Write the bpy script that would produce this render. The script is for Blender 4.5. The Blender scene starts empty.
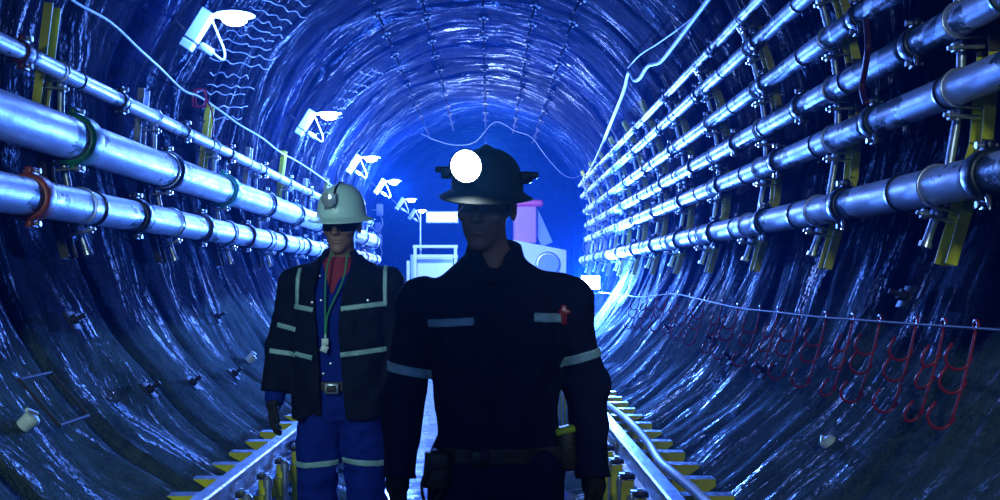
import bpy, math, random
import numpy as np
from mathutils import Vector, Matrix, noise

random.seed(7)
S = bpy.context.scene
COL = S.collection
PI = math.pi

# ------------------------------------------------------------------ frame of reference
F = 1100.0                      # focal length in pixels of a 1000 px wide frame
CAMZ = 1.4                      # eye height over the walkway
CX, CZ, R = -0.19, 2.38, 2.434  # bore of the tunnel: centre and radius

def at(px, py, Y):
    return Vector(((px - 489) * Y / F, Y, CAMZ - (py - 280) * Y / F))

def on_wall(px, py, inset=0.0):
    """the point of the bore, inset from its surface, that lies in this direction"""
    a, b = (px - 489) / F, -(py - 280) / F
    r = R - inset
    A = a*a + b*b
    B = 2*(a*(0 - CX) + b*(CAMZ - CZ))
    C = CX*CX + (CAMZ - CZ)**2 - r*r
    t = (-B + math.sqrt(B*B - 4*A*C)) / (2*A)
    return Vector((a*t, t, CAMZ + b*t))

def ring_pt(th, Y, inset=0.0):
    r = R - inset
    return Vector((CX + r*math.cos(th), Y, CZ + r*math.sin(th)))

def theta_of(p):
    return math.atan2(p.z - CZ, p.x - CX)

# ------------------------------------------------------------------ materials
def newmat(name):
    m = bpy.data.materials.new(name); m.use_nodes = True
    nt = m.node_tree
    return m, nt, nt.nodes, nt.links, nt.nodes['Principled BSDF']

def plain(name, col, rough=.5, metal=0., emit=None, estr=0., bump=0., bscale=40., var=.0, sheen=0., trans=0.):
    m, nt, N, L, b = newmat(name)
    b.inputs['Base Color'].default_value = (*col, 1)
    b.inputs['Roughness'].default_value = rough
    b.inputs['Metallic'].default_value = metal
    if sheen: b.inputs['Sheen Weight'].default_value = sheen
    if trans: b.inputs['Transmission Weight'].default_value = trans
    if emit:
        b.inputs['Emission Color'].default_value = (*emit, 1)
        b.inputs['Emission Strength'].default_value = estr
    tc = N.new('ShaderNodeTexCoord')
    if bump or var:
        nz = N.new('ShaderNodeTexNoise'); nz.inputs['Scale'].default_value = bscale
        nz.inputs['Detail'].default_value = 5
        L.new(tc.outputs['Object'], nz.inputs['Vector'])
    if bump:
        bp = N.new('ShaderNodeBump'); bp.inputs['Strength'].default_value = bump
        bp.inputs['Distance'].default_value = .01
        L.new(nz.outputs['Fac'], bp.inputs['Height']); L.new(bp.outputs['Normal'], b.inputs['Normal'])
    if var:
        nz2 = N.new('ShaderNodeTexNoise'); nz2.inputs['Scale'].default_value = bscale*.3
        nz2.inputs['Detail'].default_value = 6
        L.new(tc.outputs['Object'], nz2.inputs['Vector'])
        rp = N.new('ShaderNodeValToRGB')
        rp.color_ramp.elements[0].position = .35; rp.color_ramp.elements[1].position = .65
        rp.color_ramp.elements[0].color = (*[c*(1-var) for c in col], 1)
        rp.color_ramp.elements[1].color = (*[min(1, c*(1+var*.5)) for c in col], 1)
        L.new(nz2.outputs['Fac'], rp.inputs['Fac']); L.new(rp.outputs['Color'], b.inputs['Base Color'])
    return m

def math_node(nt, op, a, b=None, c=None):
    n = nt.nodes.new('ShaderNodeMath'); n.operation = op
    for i, v in enumerate((a, b, c)):
        if v is None: continue
        if isinstance(v, (int, float)): n.inputs[i].default_value = v
        else: nt.links.new(v, n.inputs[i])
    return n.outputs[0]

def noise_node(nt, vec, scale, detail=4, rough=.5, sx=1., sy=1., sz=1., off=0.):
    mp = nt.nodes.new('ShaderNodeMapping')
    mp.inputs['Scale'].default_value = (sx, sy, sz)
    mp.inputs['Location'].default_value = (off, off*.7, off*.3)
    nt.links.new(vec, mp.inputs['Vector'])
    n = nt.nodes.new('ShaderNodeTexNoise')
    n.inputs['Scale'].default_value = scale; n.inputs['Detail'].default_value = detail
    n.inputs['Roughness'].default_value = rough
    nt.links.new(mp.outputs['Vector'], n.inputs['Vector'])
    return n.outputs['Fac']

def ramp(nt, fac, stops):
    r = nt.nodes.new('ShaderNodeValToRGB')
    el = r.color_ramp.elements
    while len(el) < len(stops): el.new(.5)
    for e, (p, c) in zip(el, stops):
        e.position = p; e.color = (*c, 1) if len(c) == 3 else c
    nt.links.new(fac, r.inputs['Fac'])
    return r.outputs['Color']

def mixcol(nt, fac, a, b):
    m = nt.nodes.new('ShaderNodeMix'); m.data_type = 'RGBA'
    nt.links.new(fac, m.inputs[0])
    for v, s in ((a, m.inputs[6]), (b, m.inputs[7])):
        if isinstance(v, tuple): s.default_value = (*v, 1)
        else: nt.links.new(v, s)
    return m.outputs[2]

def rock_material(name, wet=1.):
    """sprayed rock lining: broken wet runs that follow the bore, dry mud low on the walls"""
    m, nt, N, L, b = newmat(name)
    uv = N.new('ShaderNodeUVMap'); uv.uv_map = 'UVMap'
    v0 = uv.outputs['UV']
    # u = arc length in metres, v = metres along the tunnel; warp it so that the runs wander
    wn = N.new('ShaderNodeTexNoise'); wn.inputs['Scale'].default_value = 1.3; wn.inputs['Detail'].default_value = 3
    L.new(v0, wn.inputs['Vector'])
    ws = N.new('ShaderNodeVectorMath'); ws.operation = 'SUBTRACT'; ws.inputs[1].default_value = (.5, .5, .5); L.new(wn.outputs['Color'], ws.inputs[0])
    wm = N.new('ShaderNodeVectorMath'); wm.operation = 'MULTIPLY'; wm.inputs[1].default_value = (.3, .55, 0.); L.new(ws.outputs[0], wm.inputs[0])
    wa = N.new('ShaderNodeVectorMath'); wa.operation = 'ADD'; L.new(v0, wa.inputs[0]); L.new(wm.outputs[0], wa.inputs[1])
    v = wa.outputs[0]
    n1 = noise_node(nt, v, 1., 5, .68, sx=1.3, sy=7.)
    n2 = noise_node(nt, v, 1., 4, .6, sx=2.6, sy=20., off=3.)
    n3 = noise_node(nt, v, 1., 3, .75, sx=32., sy=60., off=9.)
    n4 = noise_node(nt, v0, 7., 5, .65, off=2.)
    big = noise_node(nt, v0, .8, 4, .6, off=5.)
    patch = noise_node(nt, v0, 1., 3, .55, sx=.8, sy=1.6, off=14.)
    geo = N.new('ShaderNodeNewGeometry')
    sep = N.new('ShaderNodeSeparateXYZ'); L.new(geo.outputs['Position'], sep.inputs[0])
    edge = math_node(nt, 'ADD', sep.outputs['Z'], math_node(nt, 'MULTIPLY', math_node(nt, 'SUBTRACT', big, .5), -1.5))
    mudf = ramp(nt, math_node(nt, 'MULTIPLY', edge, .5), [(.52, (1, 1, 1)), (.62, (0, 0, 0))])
    run = math_node(nt, 'MULTIPLY', ramp(nt, math_node(nt, 'ADD', math_node(nt, 'MULTIPLY', n1, .6), math_node(nt, 'MULTIPLY', n2, .4)), [(.515, (0, 0, 0)), (.56, (1, 1, 1))]),
                    ramp(nt, patch, [(.44, (.02,)*3), (.58, (1, 1, 1))]))
    n5 = noise_node(nt, v0, 34., 3, .7, off=21.)
    grain = ramp(nt, n5, [(.45, (.08,)*3), (.54, (1, 1, 1))])
    run = math_node(nt, 'MULTIPLY', run, grain)
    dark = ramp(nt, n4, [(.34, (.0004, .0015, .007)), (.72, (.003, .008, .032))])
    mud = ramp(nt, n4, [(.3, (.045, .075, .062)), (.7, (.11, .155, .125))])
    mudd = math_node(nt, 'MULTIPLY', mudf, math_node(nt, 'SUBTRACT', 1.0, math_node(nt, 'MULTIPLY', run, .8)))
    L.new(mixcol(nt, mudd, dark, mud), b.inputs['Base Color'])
    L.new(math_node(nt, 'SUBTRACT', .92, math_node(nt, 'MULTIPLY', run, .64)), b.inputs['Roughness'])
    L.new(math_node(nt, 'ADD', .02, math_node(nt, 'MULTIPLY', run, 1.1*wet)), b.inputs['Specular IOR Level'])
    b.inputs['Specular Tint'].default_value = (.30, .55, 1., 1)
    last = None
    for h, st, di in ((n1, .35, .04), (n4, 1., .06), (n2, .7, .022), (n3, 1., .022), (n5, 1., .012)):
        bp = N.new('ShaderNodeBump'); bp.inputs['Strength'].default_value = st; bp.inputs['Distance'].default_value = di
        L.new(h, bp.inputs['Height'])
        if last is not None: L.new(last, bp.inputs['Normal'])
        last = bp.outputs['Normal']
    L.new(last, b.inputs['Normal'])
    return m

def pipe_material(name, phase, period, patch=(.02, .05, .045), amount=.16):
    m, nt, N, L, b = newmat(name)
    tc = N.new('ShaderNodeTexCoord'); v = tc.outputs['Object']
    sep = N.new('ShaderNodeSeparateXYZ'); L.new(v, sep.inputs[0])
    fr = math_node(nt, 'FRACT', math_node(nt, 'DIVIDE', math_node(nt, 'SUBTRACT', sep.outputs['Y'], phase - period*.5), period))
    d = math_node(nt, 'ABSOLUTE', math_node(nt, 'SUBTRACT', fr, .5))          # 0 at a coupling
    nz = noise_node(nt, v, 9., 5, .6, sy=.6)
    lim = math_node(nt, 'MULTIPLY', math_node(nt, 'SUBTRACT', nz, .42), amount*7.)
    pm = math_node(nt, 'LESS_THAN', d, lim)
    streak = noise_node(nt, v, 14., 5, .65, sy=.25, off=4.)
    zinc = ramp(nt, streak, [(.3, (.42, .43, .47)), (.6, (.72, .72, .76))])
    col = mixcol(nt, pm, zinc, patch)
    L.new(col, b.inputs['Base Color'])
    met = math_node(nt, 'MULTIPLY', math_node(nt, 'SUBTRACT', 1., pm), .35)
    L.new(met, b.inputs['Metallic'])
    L.new(ramp(nt, streak, [(.3, (.52,)*3), (.7, (.34,)*3)]), b.inputs['Roughness'])
    bp = N.new('ShaderNodeBump'); bp.inputs['Strength'].default_value = .35; bp.inputs['Distance'].default_value = .004
    L.new(noise_node(nt, v, 60., 3, .6, sy=.4), bp.inputs['Height']); L.new(bp.outputs['Normal'], b.inputs['Normal'])
    return m

M = {}
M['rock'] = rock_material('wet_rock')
M['yellow'] = plain('yellow_paint', (.85, .74, .01), .45, var=.35, bscale=14., bump=.15)
M['brown'] = plain('rusty_brown_paint', (.075, .055, .02), .6, var=.5, bscale=18.)
M['zinc'] = plain('galvanised_steel', (.62, .64, .7), .38, .8, bump=.2, bscale=50., var=.25)
M['bolt'] = plain('bright_bolt_steel', (.75, .77, .82), .3, .9)
M['black'] = plain('black_coupling_paint', (.012, .018, .022), .35, bump=.2)
M['maroon'] = plain('dark_red_paint', (.10, .012, .015), .45, var=.4)
M['orange'] = plain('orange_red_paint', (.45, .07, .03), .4, var=.4)
M['green'] = plain('green_paint', (.01, .20, .08), .4, var=.5)
M['teal'] = plain('teal_green_paint', (.03, .38, .27), .4, var=.4)
M['dgreen'] = plain('dark_green_paint', (.01, .045, .035), .4, var=.4)
M['rail'] = plain('wet_rail_steel', (.42, .44, .5), .32, .8, bump=.5, bscale=30., var=.35)
M['darksteel'] = plain('dark_steel', (.03, .032, .04), .5, .5)
M['rust'] = plain('rusty_bolt_steel', (.02, .016, .014), .7)
M['white'] = plain('white_enamel', (.75, .78, .76), .45, bump=.1)
M['cable'] = plain('white_cable_sheath', (.72, .74, .72), .5, var=.2)
M['bcable'] = plain('black_cable_sheath', (.015, .015, .02), .5)
M['gcable'] = plain('grey_rope', (.09, .10, .13), .55)
M['redpaint'] = plain('glossy_red_paint', (.33, .02, .035), .3)
M['red'] = plain('red_enamel', (.75, .03, .05), .4)
M['pink'] = plain('faded_red_enamel', (.6, .18, .28), .45)
M['cream'] = plain('pale_yellow_enamel', (.75, .72, .35), .45)
M['greyblue'] = plain('grey_glass', (.3, .38, .5), .25)
M['bulb'] = plain('glowing_bulb', (1, 1, 1), .4, emit=(.80, .93, 1.), estr=30.)
M['led'] = plain('glowing_headlamp', (1, 1, 1), .4, emit=(.88, 1., 1.), estr=60.)
M['lensoff'] = plain('silver_lamp_reflector', (.8, .85, .85), .2, .6)
M['water'] = plain('wet_concrete', (.10, .11, .12), .12, bump=.6, bscale=9., var=.3)
M['hat_dark'] = plain('dark_grey_helmet', (.018, .034, .038), .65)
M['hat_pale'] = plain('pale_grey_green_helmet', (.62, .84, .80), .35)
M['navy'] = plain('navy_cotton', (.006, .010, .042), .75, bump=.5, bscale=220., sheen=0.)
M['coat'] = plain('black_work_jacket', (.005, .007, .018), .8, bump=.4, bscale=180.)
M['blue'] = plain('royal_blue_cotton', (.004, .018, .22), .8, bump=.5, bscale=200.)
M['tee'] = plain('red_knit', (.30, .02, .04), .85)
M['tape'] = plain('reflective_tape', (.30, .46, .48), .45, bump=.3, bscale=90.)
M['skin'] = plain('skin', (.30, .15, .10), .55, bump=.1, bscale=90.)
M['glove'] = plain('dark_glove', (.02, .02, .025), .75, bump=.4, bscale=120.)
M['leather'] = plain('worn_leather', (.035, .028, .022), .55, bump=.4, bscale=80.)
M['glass'] = plain('dark_safety_lens', (.006, .004, .006), .12)
M['lanyard'] = plain('green_lanyard', (.03, .25, .10), .6)
M['dark_hair'] = plain('black_hair', (.01, .008, .008), .7)  # plain black hair colour
M['lime'] = plain('lime_webbing', (.35, .45, .02), .5)

for k_ in ('navy', 'coat', 'blue', 'glove'):
    M[k_].node_tree.nodes['Principled BSDF'].inputs['Specular IOR Level'].default_value = .15

# ------------------------------------------------------------------ mesh helpers
class MB:
    def __init__(self):
        self.v, self.f, self.mi = [], [], []
    def _add(self, vs, fs, mi=0):
        o = len(self.v)
        self.v += [tuple(p) for p in vs]
        self.f += [tuple(i + o for i in f) for f in fs]
        self.mi += [mi]*len(fs)
        return self
    def box(self, c, s, rot=None, mi=0, bev=0.):
        hx, hy, hz = s[0]/2, s[1]/2, s[2]/2
        Mx = rot.to_3x3() if rot is not None else Matrix.Identity(3)
        c = Vector(c)
        if bev <= 0: bev = min(hx, hy, hz)*.12
        vs, fs = [], []
        # chamfered box: 24 vertices
        idx = {}
        for sx in (-1, 1):
            for sy in (-1, 1):
                for sz in (-1, 1):
                    for ax in range(3):
                        p = [sx*hx, sy*hy, sz*hz]
                        for k in range(3):
                            if k != ax: p[k] -= (sx, sy, sz)[k]*bev
                        idx[(sx, sy, sz, ax)] = len(vs)
                        vs.append(c + Mx @ Vector(p))
        for ax in range(3):
            o = [k for k in range(3) if k != ax]
            for s_ in (-1, 1):
                q = []
                for a, b in ((-1, -1), (1, -1), (1, 1), (-1, 1)):
                    k = [0, 0, 0]; k[ax] = s_; k[o[0]] = a; k[o[1]] = b
                    q.append(idx[(*k, ax)])
                if (s_ > 0) == (ax == 1): q.reverse()
                fs.append(q)
        for ax in range(3):                       # edges along ax
            o = [k for k in range(3) if k != ax]
            for a in (-1, 1):
                for b in (-1, 1):
                    def g(e, face):
                        k = [0, 0, 0]; k[ax] = e; k[o[0]] = a; k[o[1]] = b
                        return idx[(*k, face)]
                    q = [g(-1, o[0]), g(1, o[0]), g(1, o[1]), g(-1, o[1])]
                    fs.append(q)
        for sx in (-1, 1):
            for sy in (-1, 1):
                for sz in (-1, 1):
                    fs.append([idx[(sx, sy, sz, k)] for k in range(3)])
        # make all faces point outwards
        out = []
        for f in fs:
            n = (vs[f[1]] - vs[f[0]]).cross(vs[f[2]] - vs[f[0]])
            m = sum((vs[i] for i in f), Vector())/len(f) - c
            out.append(f if n.dot(m) > 0 else list(reversed(f)))
        return self._add(vs, out, mi)
    def cyl(self, a, b, r, r2=None, n=16, mi=0, caps=True):
        a, b = Vector(a), Vector(b)
        r2 = r if r2 is None else r2
        d = (b - a).normalized()
        u = d.orthogonal().normalized(); w = d.cross(u)
        vs = []
        for p, q in ((a, r), (b, r2)):
            for i in range(n):
                t = 2*PI*i/n
                vs.append(p + (u*math.cos(t) + w*math.sin(t))*q)
        fs = [(i, (i+1) % n, n + (i+1) % n, n + i) for i in range(n)]
        self._add(vs, fs, mi)
        if caps:
            self._add(vs[:n], [tuple(reversed(range(n)))], mi)
            self._add(vs[n:], [tuple(range(n))], mi)
        return self
    def lathe(self, a, axis, prof, n=24, mi=0, sx=1., sy=1., up=None):
        """profile of (height along axis, radius)"""
        a, d = Vector(a), Vector(axis).normalized()
        u = (Vector(up) if up else d.orthogonal()).normalized(); w = d.cross(u)
        vs = []
        for h, r in prof:
            for i in range(n):
                t = 2*PI*i/n
                vs.append(a + d*h + u*(r*sx*math.cos(t)) + w*(r*sy*math.sin(t)))
        fs = []
        for k in range(len(prof)-1):
            for i in range(n):
                j = (i+1) % n
                fs.append((k*n+i, k*n+j, (k+1)*n+j, (k+1)*n+i))
        return self._add(vs, fs, mi)
    def tube(self, pts, r, n=8, mi=0, rs=None):
        pts = [Vector(p) for p in pts]
        vs = []; u = None
        for k, p in enumerate(pts):
            d = (pts[min(k+1, len(pts)-1)] - pts[max(k-1, 0)])
            d = d.normalized() if d.length > 1e-9 else Vector((0, 1, 0))
            u = (u - d*u.dot(d)) if u is not None else d.orthogonal()
            if u.length < 1e-6: u = d.orthogonal()
            u.normalize(); w = d.cross(u)
            q = rs[k] if rs else r
            for i in range(n):
                t = 2*PI*i/n
                vs.append(p + (u*math.cos(t) + w*math.sin(t))*q)
        fs = []
        for k in range(len(pts)-1):
            for i in range(n):
                j = (i+1) % n
                fs.append((k*n+i, k*n+j, (k+1)*n+j, (k+1)*n+i))
        fs.append(tuple(reversed(range(n)))); e = (len(pts)-1)*n
        fs.append(tuple(range(e, e+n)))
        return self._add(vs, fs, mi)
    def ball(self, c, r, n=16, mi=0, s=(1, 1, 1)):
        c = Vector(c); vs = [c + Vector((0, 0, -r*s[2]))]; m = n//2
        for k in range(1, m):
            f = -PI/2 + PI*k/m
            for i in range(n):
                t = 2*PI*i/n
                vs.append(c + Vector((r*s[0]*math.cos(f)*math.cos(t), r*s[1]*math.cos(f)*math.sin(t), r*s[2]*math.sin(f))))
        vs.append(c + Vector((0, 0, r*s[2])))
        fs = [(0, 1+(i+1) % n, 1+i) for i in range(n)]
        for k in range(m-2):
            for i in range(n):
                j = (i+1) % n
                fs.append((1+k*n+i, 1+k*n+j, 1+(k+1)*n+j, 1+(k+1)*n+i))
        e = len(vs)-1; o = 1+(m-2)*n
        fs += [(e, o+i, o+(i+1) % n) for i in range(n)]
        return self._add(vs, fs, mi)
    def extrude(self, prof, a, b, up=(0, 0, 1), mi=0):
        """closed 2-D outline (right, up) swept straight from a to b"""
        a, b = Vector(a), Vector(b); d = (b-a).normalized()
        rt = d.cross(Vector(up)).normalized(); u = rt.cross(d)
        n = len(prof)
        vs = [a + rt*x + u*y for x, y in prof] + [b + rt*x + u*y for x, y in prof]
        # flat shading: own vertices for each side
        for i in range(n):
            j = (i+1) % n
            self._add([vs[i], vs[j], vs[n+j], vs[n+i]], [(0, 1, 2, 3)], mi)
        self._add(vs[:n], [tuple(reversed(range(n)))], mi)
        self._add(vs[n:], [tuple(range(n))], mi)
        return self
    def build(self, name, mats, parent=None, smooth=True, local=True, recalc=False):
        me = bpy.data.meshes.new(name)
        inv = Vector((0, 0, 0))
        if parent is not None:
            inv = world_loc(parent)
        me.from_pydata([(x-inv.x, y-inv.y, z-inv.z) for x, y, z in self.v], [], self.f)
        if not isinstance(mats, (list, tuple)): mats = [mats]
        for m in mats: me.materials.append(m)
        if len(mats) > 1: me.polygons.foreach_set('material_index', self.mi)
        if smooth: me.polygons.foreach_set('use_smooth', [True]*len(me.polygons))
        me.update()
        if recalc:
            import bmesh
            bm = bmesh.new(); bm.from_mesh(me); bmesh.ops.recalc_face_normals(bm, faces=bm.faces); bm.to_mesh(me); bm.free()
        o = bpy.data.objects.new(name, me); COL.objects.link(o)
        if parent is not None: o.parent = parent
        return o

def world_loc(o):
    p = Vector(o.location)
    while o.parent is not None:
        o = o.parent; p = p + o.location
    return p

def tag(o, label=None, cat=None, group=None, kind=None):
    for k, v in (('label', label), ('category', cat), ('group', group), ('kind', kind)):
        if v: o[k] = v
    return o

def thing(name, loc, label, cat, group=None):
    o = bpy.data.objects.new(name, None); COL.objects.link(o); o.location = loc
    o.empty_display_size = .1
    return tag(o, label, cat, group)

def dup(root, loc, label=None, rotz=None):
    r = root.copy(); COL.objects.link(r); r.location = loc
    if label: r['label'] = label
    if rotz is not None: r.rotation_euler = (0, 0, rotz)
    for ch in list(root.children):
        c = ch.copy(); COL.objects.link(c); c.parent = r
        for g in list(ch.children):
            d = g.copy(); COL.objects.link(d); d.parent = c
    return r

def smooth_path(pts, k=6):
    pts = [Vector(p) for p in pts]; out = []
    for i in range(len(pts)-1):
        p0 = pts[max(i-1, 0)]; p1 = pts[i]; p2 = pts[i+1]; p3 = pts[min(i+2, len(pts)-1)]
        for j in range(k):
            t = j/k
            out.append(.5*((2*p1) + (p2-p0)*t + (2*p0-5*p1+4*p2-p3)*t*t + (3*p1-p0-3*p2+p3)*t**3))
    out.append(pts[-1])
    return out

# ------------------------------------------------------------------ the bore
MOUTH = 24.0
def bore_r(th, y):
    """radius of the rough lining, bulging between the ribs"""
    u = th*R
    ph = ((y - .3 + .12*noise.noise(Vector((u*.7, y*.2, 9.)))) / 1.15) % 1.0
    rib = .035*math.exp(-((ph-.5)/.06)**2)                       # recessed joint
    n = noise.noise(Vector((u*.9, y*1.6, 0.)))*.035
    n += noise.noise(Vector((u*2.2, y*7., 7.)))*.012
    n += noise.noise(Vector((u*.9, y*.8, 3.)))*.07
    n += noise.noise(Vector((u*2.2, y*2.2, 13.)))*.03
    return R + rib + n

def shell(name, t0, t1, y0, y1, nt, ny, rf, mat, kind='structure'):
    me = bpy.data.meshes.new(name)
    vs = []
    for j in range(ny+1):
        y = y0 + (y1-y0)*j/ny
        for i in range(nt+1):
            th = t0 + (t1-t0)*i/nt
            r = rf(th, y)
            vs.append((CX + r*math.cos(th), y, CZ + r*math.sin(th)))
    fs = []
    for j in range(ny):
        for i in range(nt):
            a = j*(nt+1)+i
            fs.append((a, a+1, a+nt+2, a+nt+1))
    me.from_pydata(vs, [], fs)
    uvl = me.uv_layers.new(name='UVMap')
    uvs = np.zeros((len(me.loops), 2), np.float32)
    li = np.zeros(len(me.loops), np.int32); me.loops.foreach_get('vertex_index', li)
    jj, ii = li//(nt+1), li % (nt+1)
    uvs[:, 0] = (t0 + (t1-t0)*ii/nt)*R + 20.
    uvs[:, 1] = y0 + (y1-y0)*jj/ny + 10.
    uvl.data.foreach_set('uv', uvs.ravel())
    me.materials.append(mat)
    me.polygons.foreach_set('use_smooth', [True]*len(me.polygons))
    o = bpy.data.objects.new(name, me); COL.objects.link(o)
    o['kind'] = kind
    return o

rad = math.radians
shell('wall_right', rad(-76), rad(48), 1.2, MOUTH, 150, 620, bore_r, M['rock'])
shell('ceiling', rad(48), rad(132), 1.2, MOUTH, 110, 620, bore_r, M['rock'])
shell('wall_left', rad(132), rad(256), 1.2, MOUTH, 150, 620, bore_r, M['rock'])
fl = MB()
ny = 200
vs = []
for j in range(ny+1):
    y = 1.2 + (44-1.2)*j/ny
    for i in range(9):
        x = CX - .85 + 1.7*i/8
        vs.append((x, y, .045 + .012*noise.noise(Vector((x*3, y*2, 0))) - .02*(1-abs(i-4)/4)))
fl._add(vs, [(j*9+i, j*9+i+1, (j+1)*9+i+1, (j+1)*9+i) for j in range(ny) for i in range(8)])
tag(fl.build('floor', M['water']), kind='structure')

# the chamber beyond the mouth
CR = 3.7
def cham_r(th, y):
    return CR + noise.noise(Vector((th*3, y*.7, 1.)))*.18 + noise.noise(Vector((th*8, y*2.5, 5.)))*.07
shell('wall_chamber', rad(-90), rad(270), MOUTH, 46, 160, 90, cham_r, M['rock'])
# ring that closes the step between bore and chamber, and the far end
g = MB(); n = 96; vs = []
for i in range(n):
    t = 2*PI*i/n
    vs.append((CX + bore_r(t if t < 1.5*PI else t-2*PI, MOUTH)*math.cos(t), MOUTH, CZ + bore_r(t if t < 1.5*PI else t-2*PI, MOUTH)*math.sin(t)))
for i in range(n):
    t = 2*PI*i/n
    vs.append((CX + 4.2*math.cos(t), MOUTH+.02, CZ + 4.2*math.sin(t)))
g._add(vs, [(i, (i+1) % n, n+(i+1) % n, n+i) for i in range(n)])
tag(g.build('trim_1', M['rock']), kind='structure')
g = MB(); vs = [(CX, 46.3, CZ)]
for k in range(1, 13):
    for i in range(n):
        t = 2*PI*i/n; q = 4.0*k/12
        vs.append((CX + q*math.cos(t), 46. + .25*noise.noise(Vector((q*math.cos(t)*2, 0, q*math.sin(t)*2))), CZ + q*math.sin(t)))
fs = [(0, 1+i, 1+(i+1) % n) for i in range(n)]
for k in range(11):
    fs += [(1+k*n+i, 1+k*n+(i+1) % n, 1+(k+1)*n+(i+1) % n, 1+(k+1)*n+i) for i in range(n)]
g._add(vs, fs)
tag(g.build('wall_back', M['rock']), kind='structure')

# ------------------------------------------------------------------ pipelines
def pipe_axis(px, py, clear):
    """cross-section position (x, z) of a pipe that appears through this pixel"""
    p = on_wall(px, py, clear)
    return p.x, p.z

END = 22.6
def coupling(x, z, y, r, kind, mat, parent, side):
    g = MB()
    if kind == 'flange':          # heavy clamp with two bolted lugs
        w = (.045 if r > .05 else .035)*(2.0 if mat in (M['green'], M['teal']) else 1.3 if mat in (M['orange'], M['maroon']) else 1)
        g.lathe((x, y-w, z), (0, 1, 0), [(0, r*1.01), (0, r*1.17), (.3*w, r*1.24), (1.7*w, r*1.24), (2*w, r*1.17), (2*w, r*1.01)], 28, 0)
        for s in (1, -1):
            lz = z + s*(r*1.24+.012)
            g.box((x - side*.01, y, lz), (.03, 1.7*w, .036), mi=0)
            g.cyl((x - side*.05, y, lz), (x + side*.03, y, lz), .009, n=8, mi=1)
            g.cyl((x - side*.055, y, lz), (x - side*.038, y, lz), .015, n=6, mi=1)
    elif kind == 'ring':
        g.lathe((x, y-.016, z), (0, 1, 0), [(0, r*1.0), (0, r*1.09), (.032, r*1.09), (.032, r*1.0)], 28, 0)
    if kind == 'flange' and side > 0:            # lever of the clamp
        a = Vector((x - .5*r, y - .07, z - r*.9)); b = a + Vector((-.03, -.085, -.07))
        g.tube([a, a*.7 + b*.3, b], .010, 8, 1, rs=[.006, .012, .005])
    o = g.build('coupling' if kind == 'flange' else 'weld_ring', [mat, M['bolt']], parent)
    return o

def pipeline(px, py, clear, dia, label, fpx, ratio, mats, side, ringmat, start=2.0, ring=True, patchy=.16):
    x, z = pipe_axis(px, py, clear)
    phase = F*abs(x)/abs(fpx-489); period = ratio*phase
    root = thing('water_pipe', (x, start, z), label, 'pipe')
    r = dia/2
    pm = pipe_material('galvanised_pipe', phase, period, amount=patchy)
    ks = []
    y = phase
    while y > start: y -= period
    y += period
    prev = start; k = 0
    while prev < END:
        nxt = min(y, END)
        g = MB()
        m_ = 14
        # tiny sag and dents so highlights break up
        pts = [Vector((x + .0022*noise.noise(Vector((x*9, (prev+(nxt-prev)*i/m_)*1.3, 0))), prev+(nxt-prev)*i/m_,
                       z + .0022*noise.noise(Vector((z*9, (prev+(nxt-prev)*i/m_)*1.3, 5))))) for i in range(m_+1)]
        g.tube(pts, r, 30)
        s = g.build('pipe_section', pm, root)
        # keep object coordinates tied to the world so that the paint patches sit at the couplings
        s.location = (0, -start, 0)
        for v in s.data.vertices: v.co.y += start
        if nxt < END:
            mt = mats[k % len(mats)]
            c = coupling(x, z, nxt, r, 'flange', M[mt], root, side)
            if mt in ('orange', 'green', 'teal', 'maroon'):
                c['label'] = {'orange': 'orange-red clamp coupling', 'green': 'green clamp coupling', 'teal': 'bright teal clamp coupling', 'maroon': 'dark red clamp coupling'}[mt]
            k += 1
        if ring and nxt - prev > period*.6:
            coupling(x, z, prev + (nxt-prev)*.52, r, 'ring', M[ringmat], root, side)
        prev = nxt; y += period
    return x, z, r

RP, LP = [], []
# right wall, from the lowest up
RP.append(pipeline(985, 176, .24, .165, 'thick silver pipe lowest on the wall behind the cable hangers', 990, .40, ['dgreen', 'black', 'black'], 1, 'black'))
RP.append(pipeline(880, 120, .22, .145, 'silver pipe second from the bottom on the six-pipe wall', 877, .33, ['black', 'dgreen'], 1, 'black', patchy=.26))
RP.append(pipeline(880, 64, .22, .135, 'silver pipe third from the bottom on the six-pipe wall', 917, .36, ['black'], 1, 'dgreen', patchy=.42))
RP.append(pipeline(835, 34, .22, .115, 'silver pipe fourth from the bottom on the six-pipe wall', 860, .34, ['dgreen', 'black'], 1, 'black', patchy=.42))
RP.append(pipeline(765, 34, .20, .10, 'silver pipe fifth from the bottom on the six-pipe wall', 757, .28, ['black'], 1, 'black', patchy=.42))
RP.append(pipeline(693, 68, .17, .075, 'thin silver pipe topmost on the six-pipe wall', 713, .26, ['black'], 1, 'black', ring=False, patchy=.42))
# left wall
LP.append(pipeline(0, 192, .24, .195, 'silver pipe lowest of three on the wall behind the man in the jacket', 30, .293, ['black', 'black', 'orange', 'black', 'black', 'maroon', 'black', 'black', 'black'], -1, 'black'))
LP.append(pipeline(0, 115, .26, .240, 'thickest silver pipe, with green clamps, middle one of three', 75, .28, ['black', 'black', 'green', 'black', 'teal', 'black', 'black', 'black', 'black', 'black'], -1, 'black', ring=False))
LP.append(pipeline(0, 42, .20, .095, 'thin silver pipe topmost of three with dark red clamps', 22, .266, ['black', 'black', 'maroon', 'black', 'black', 'maroon', 'black', 'black', 'maroon'], -1, 'black'))

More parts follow.
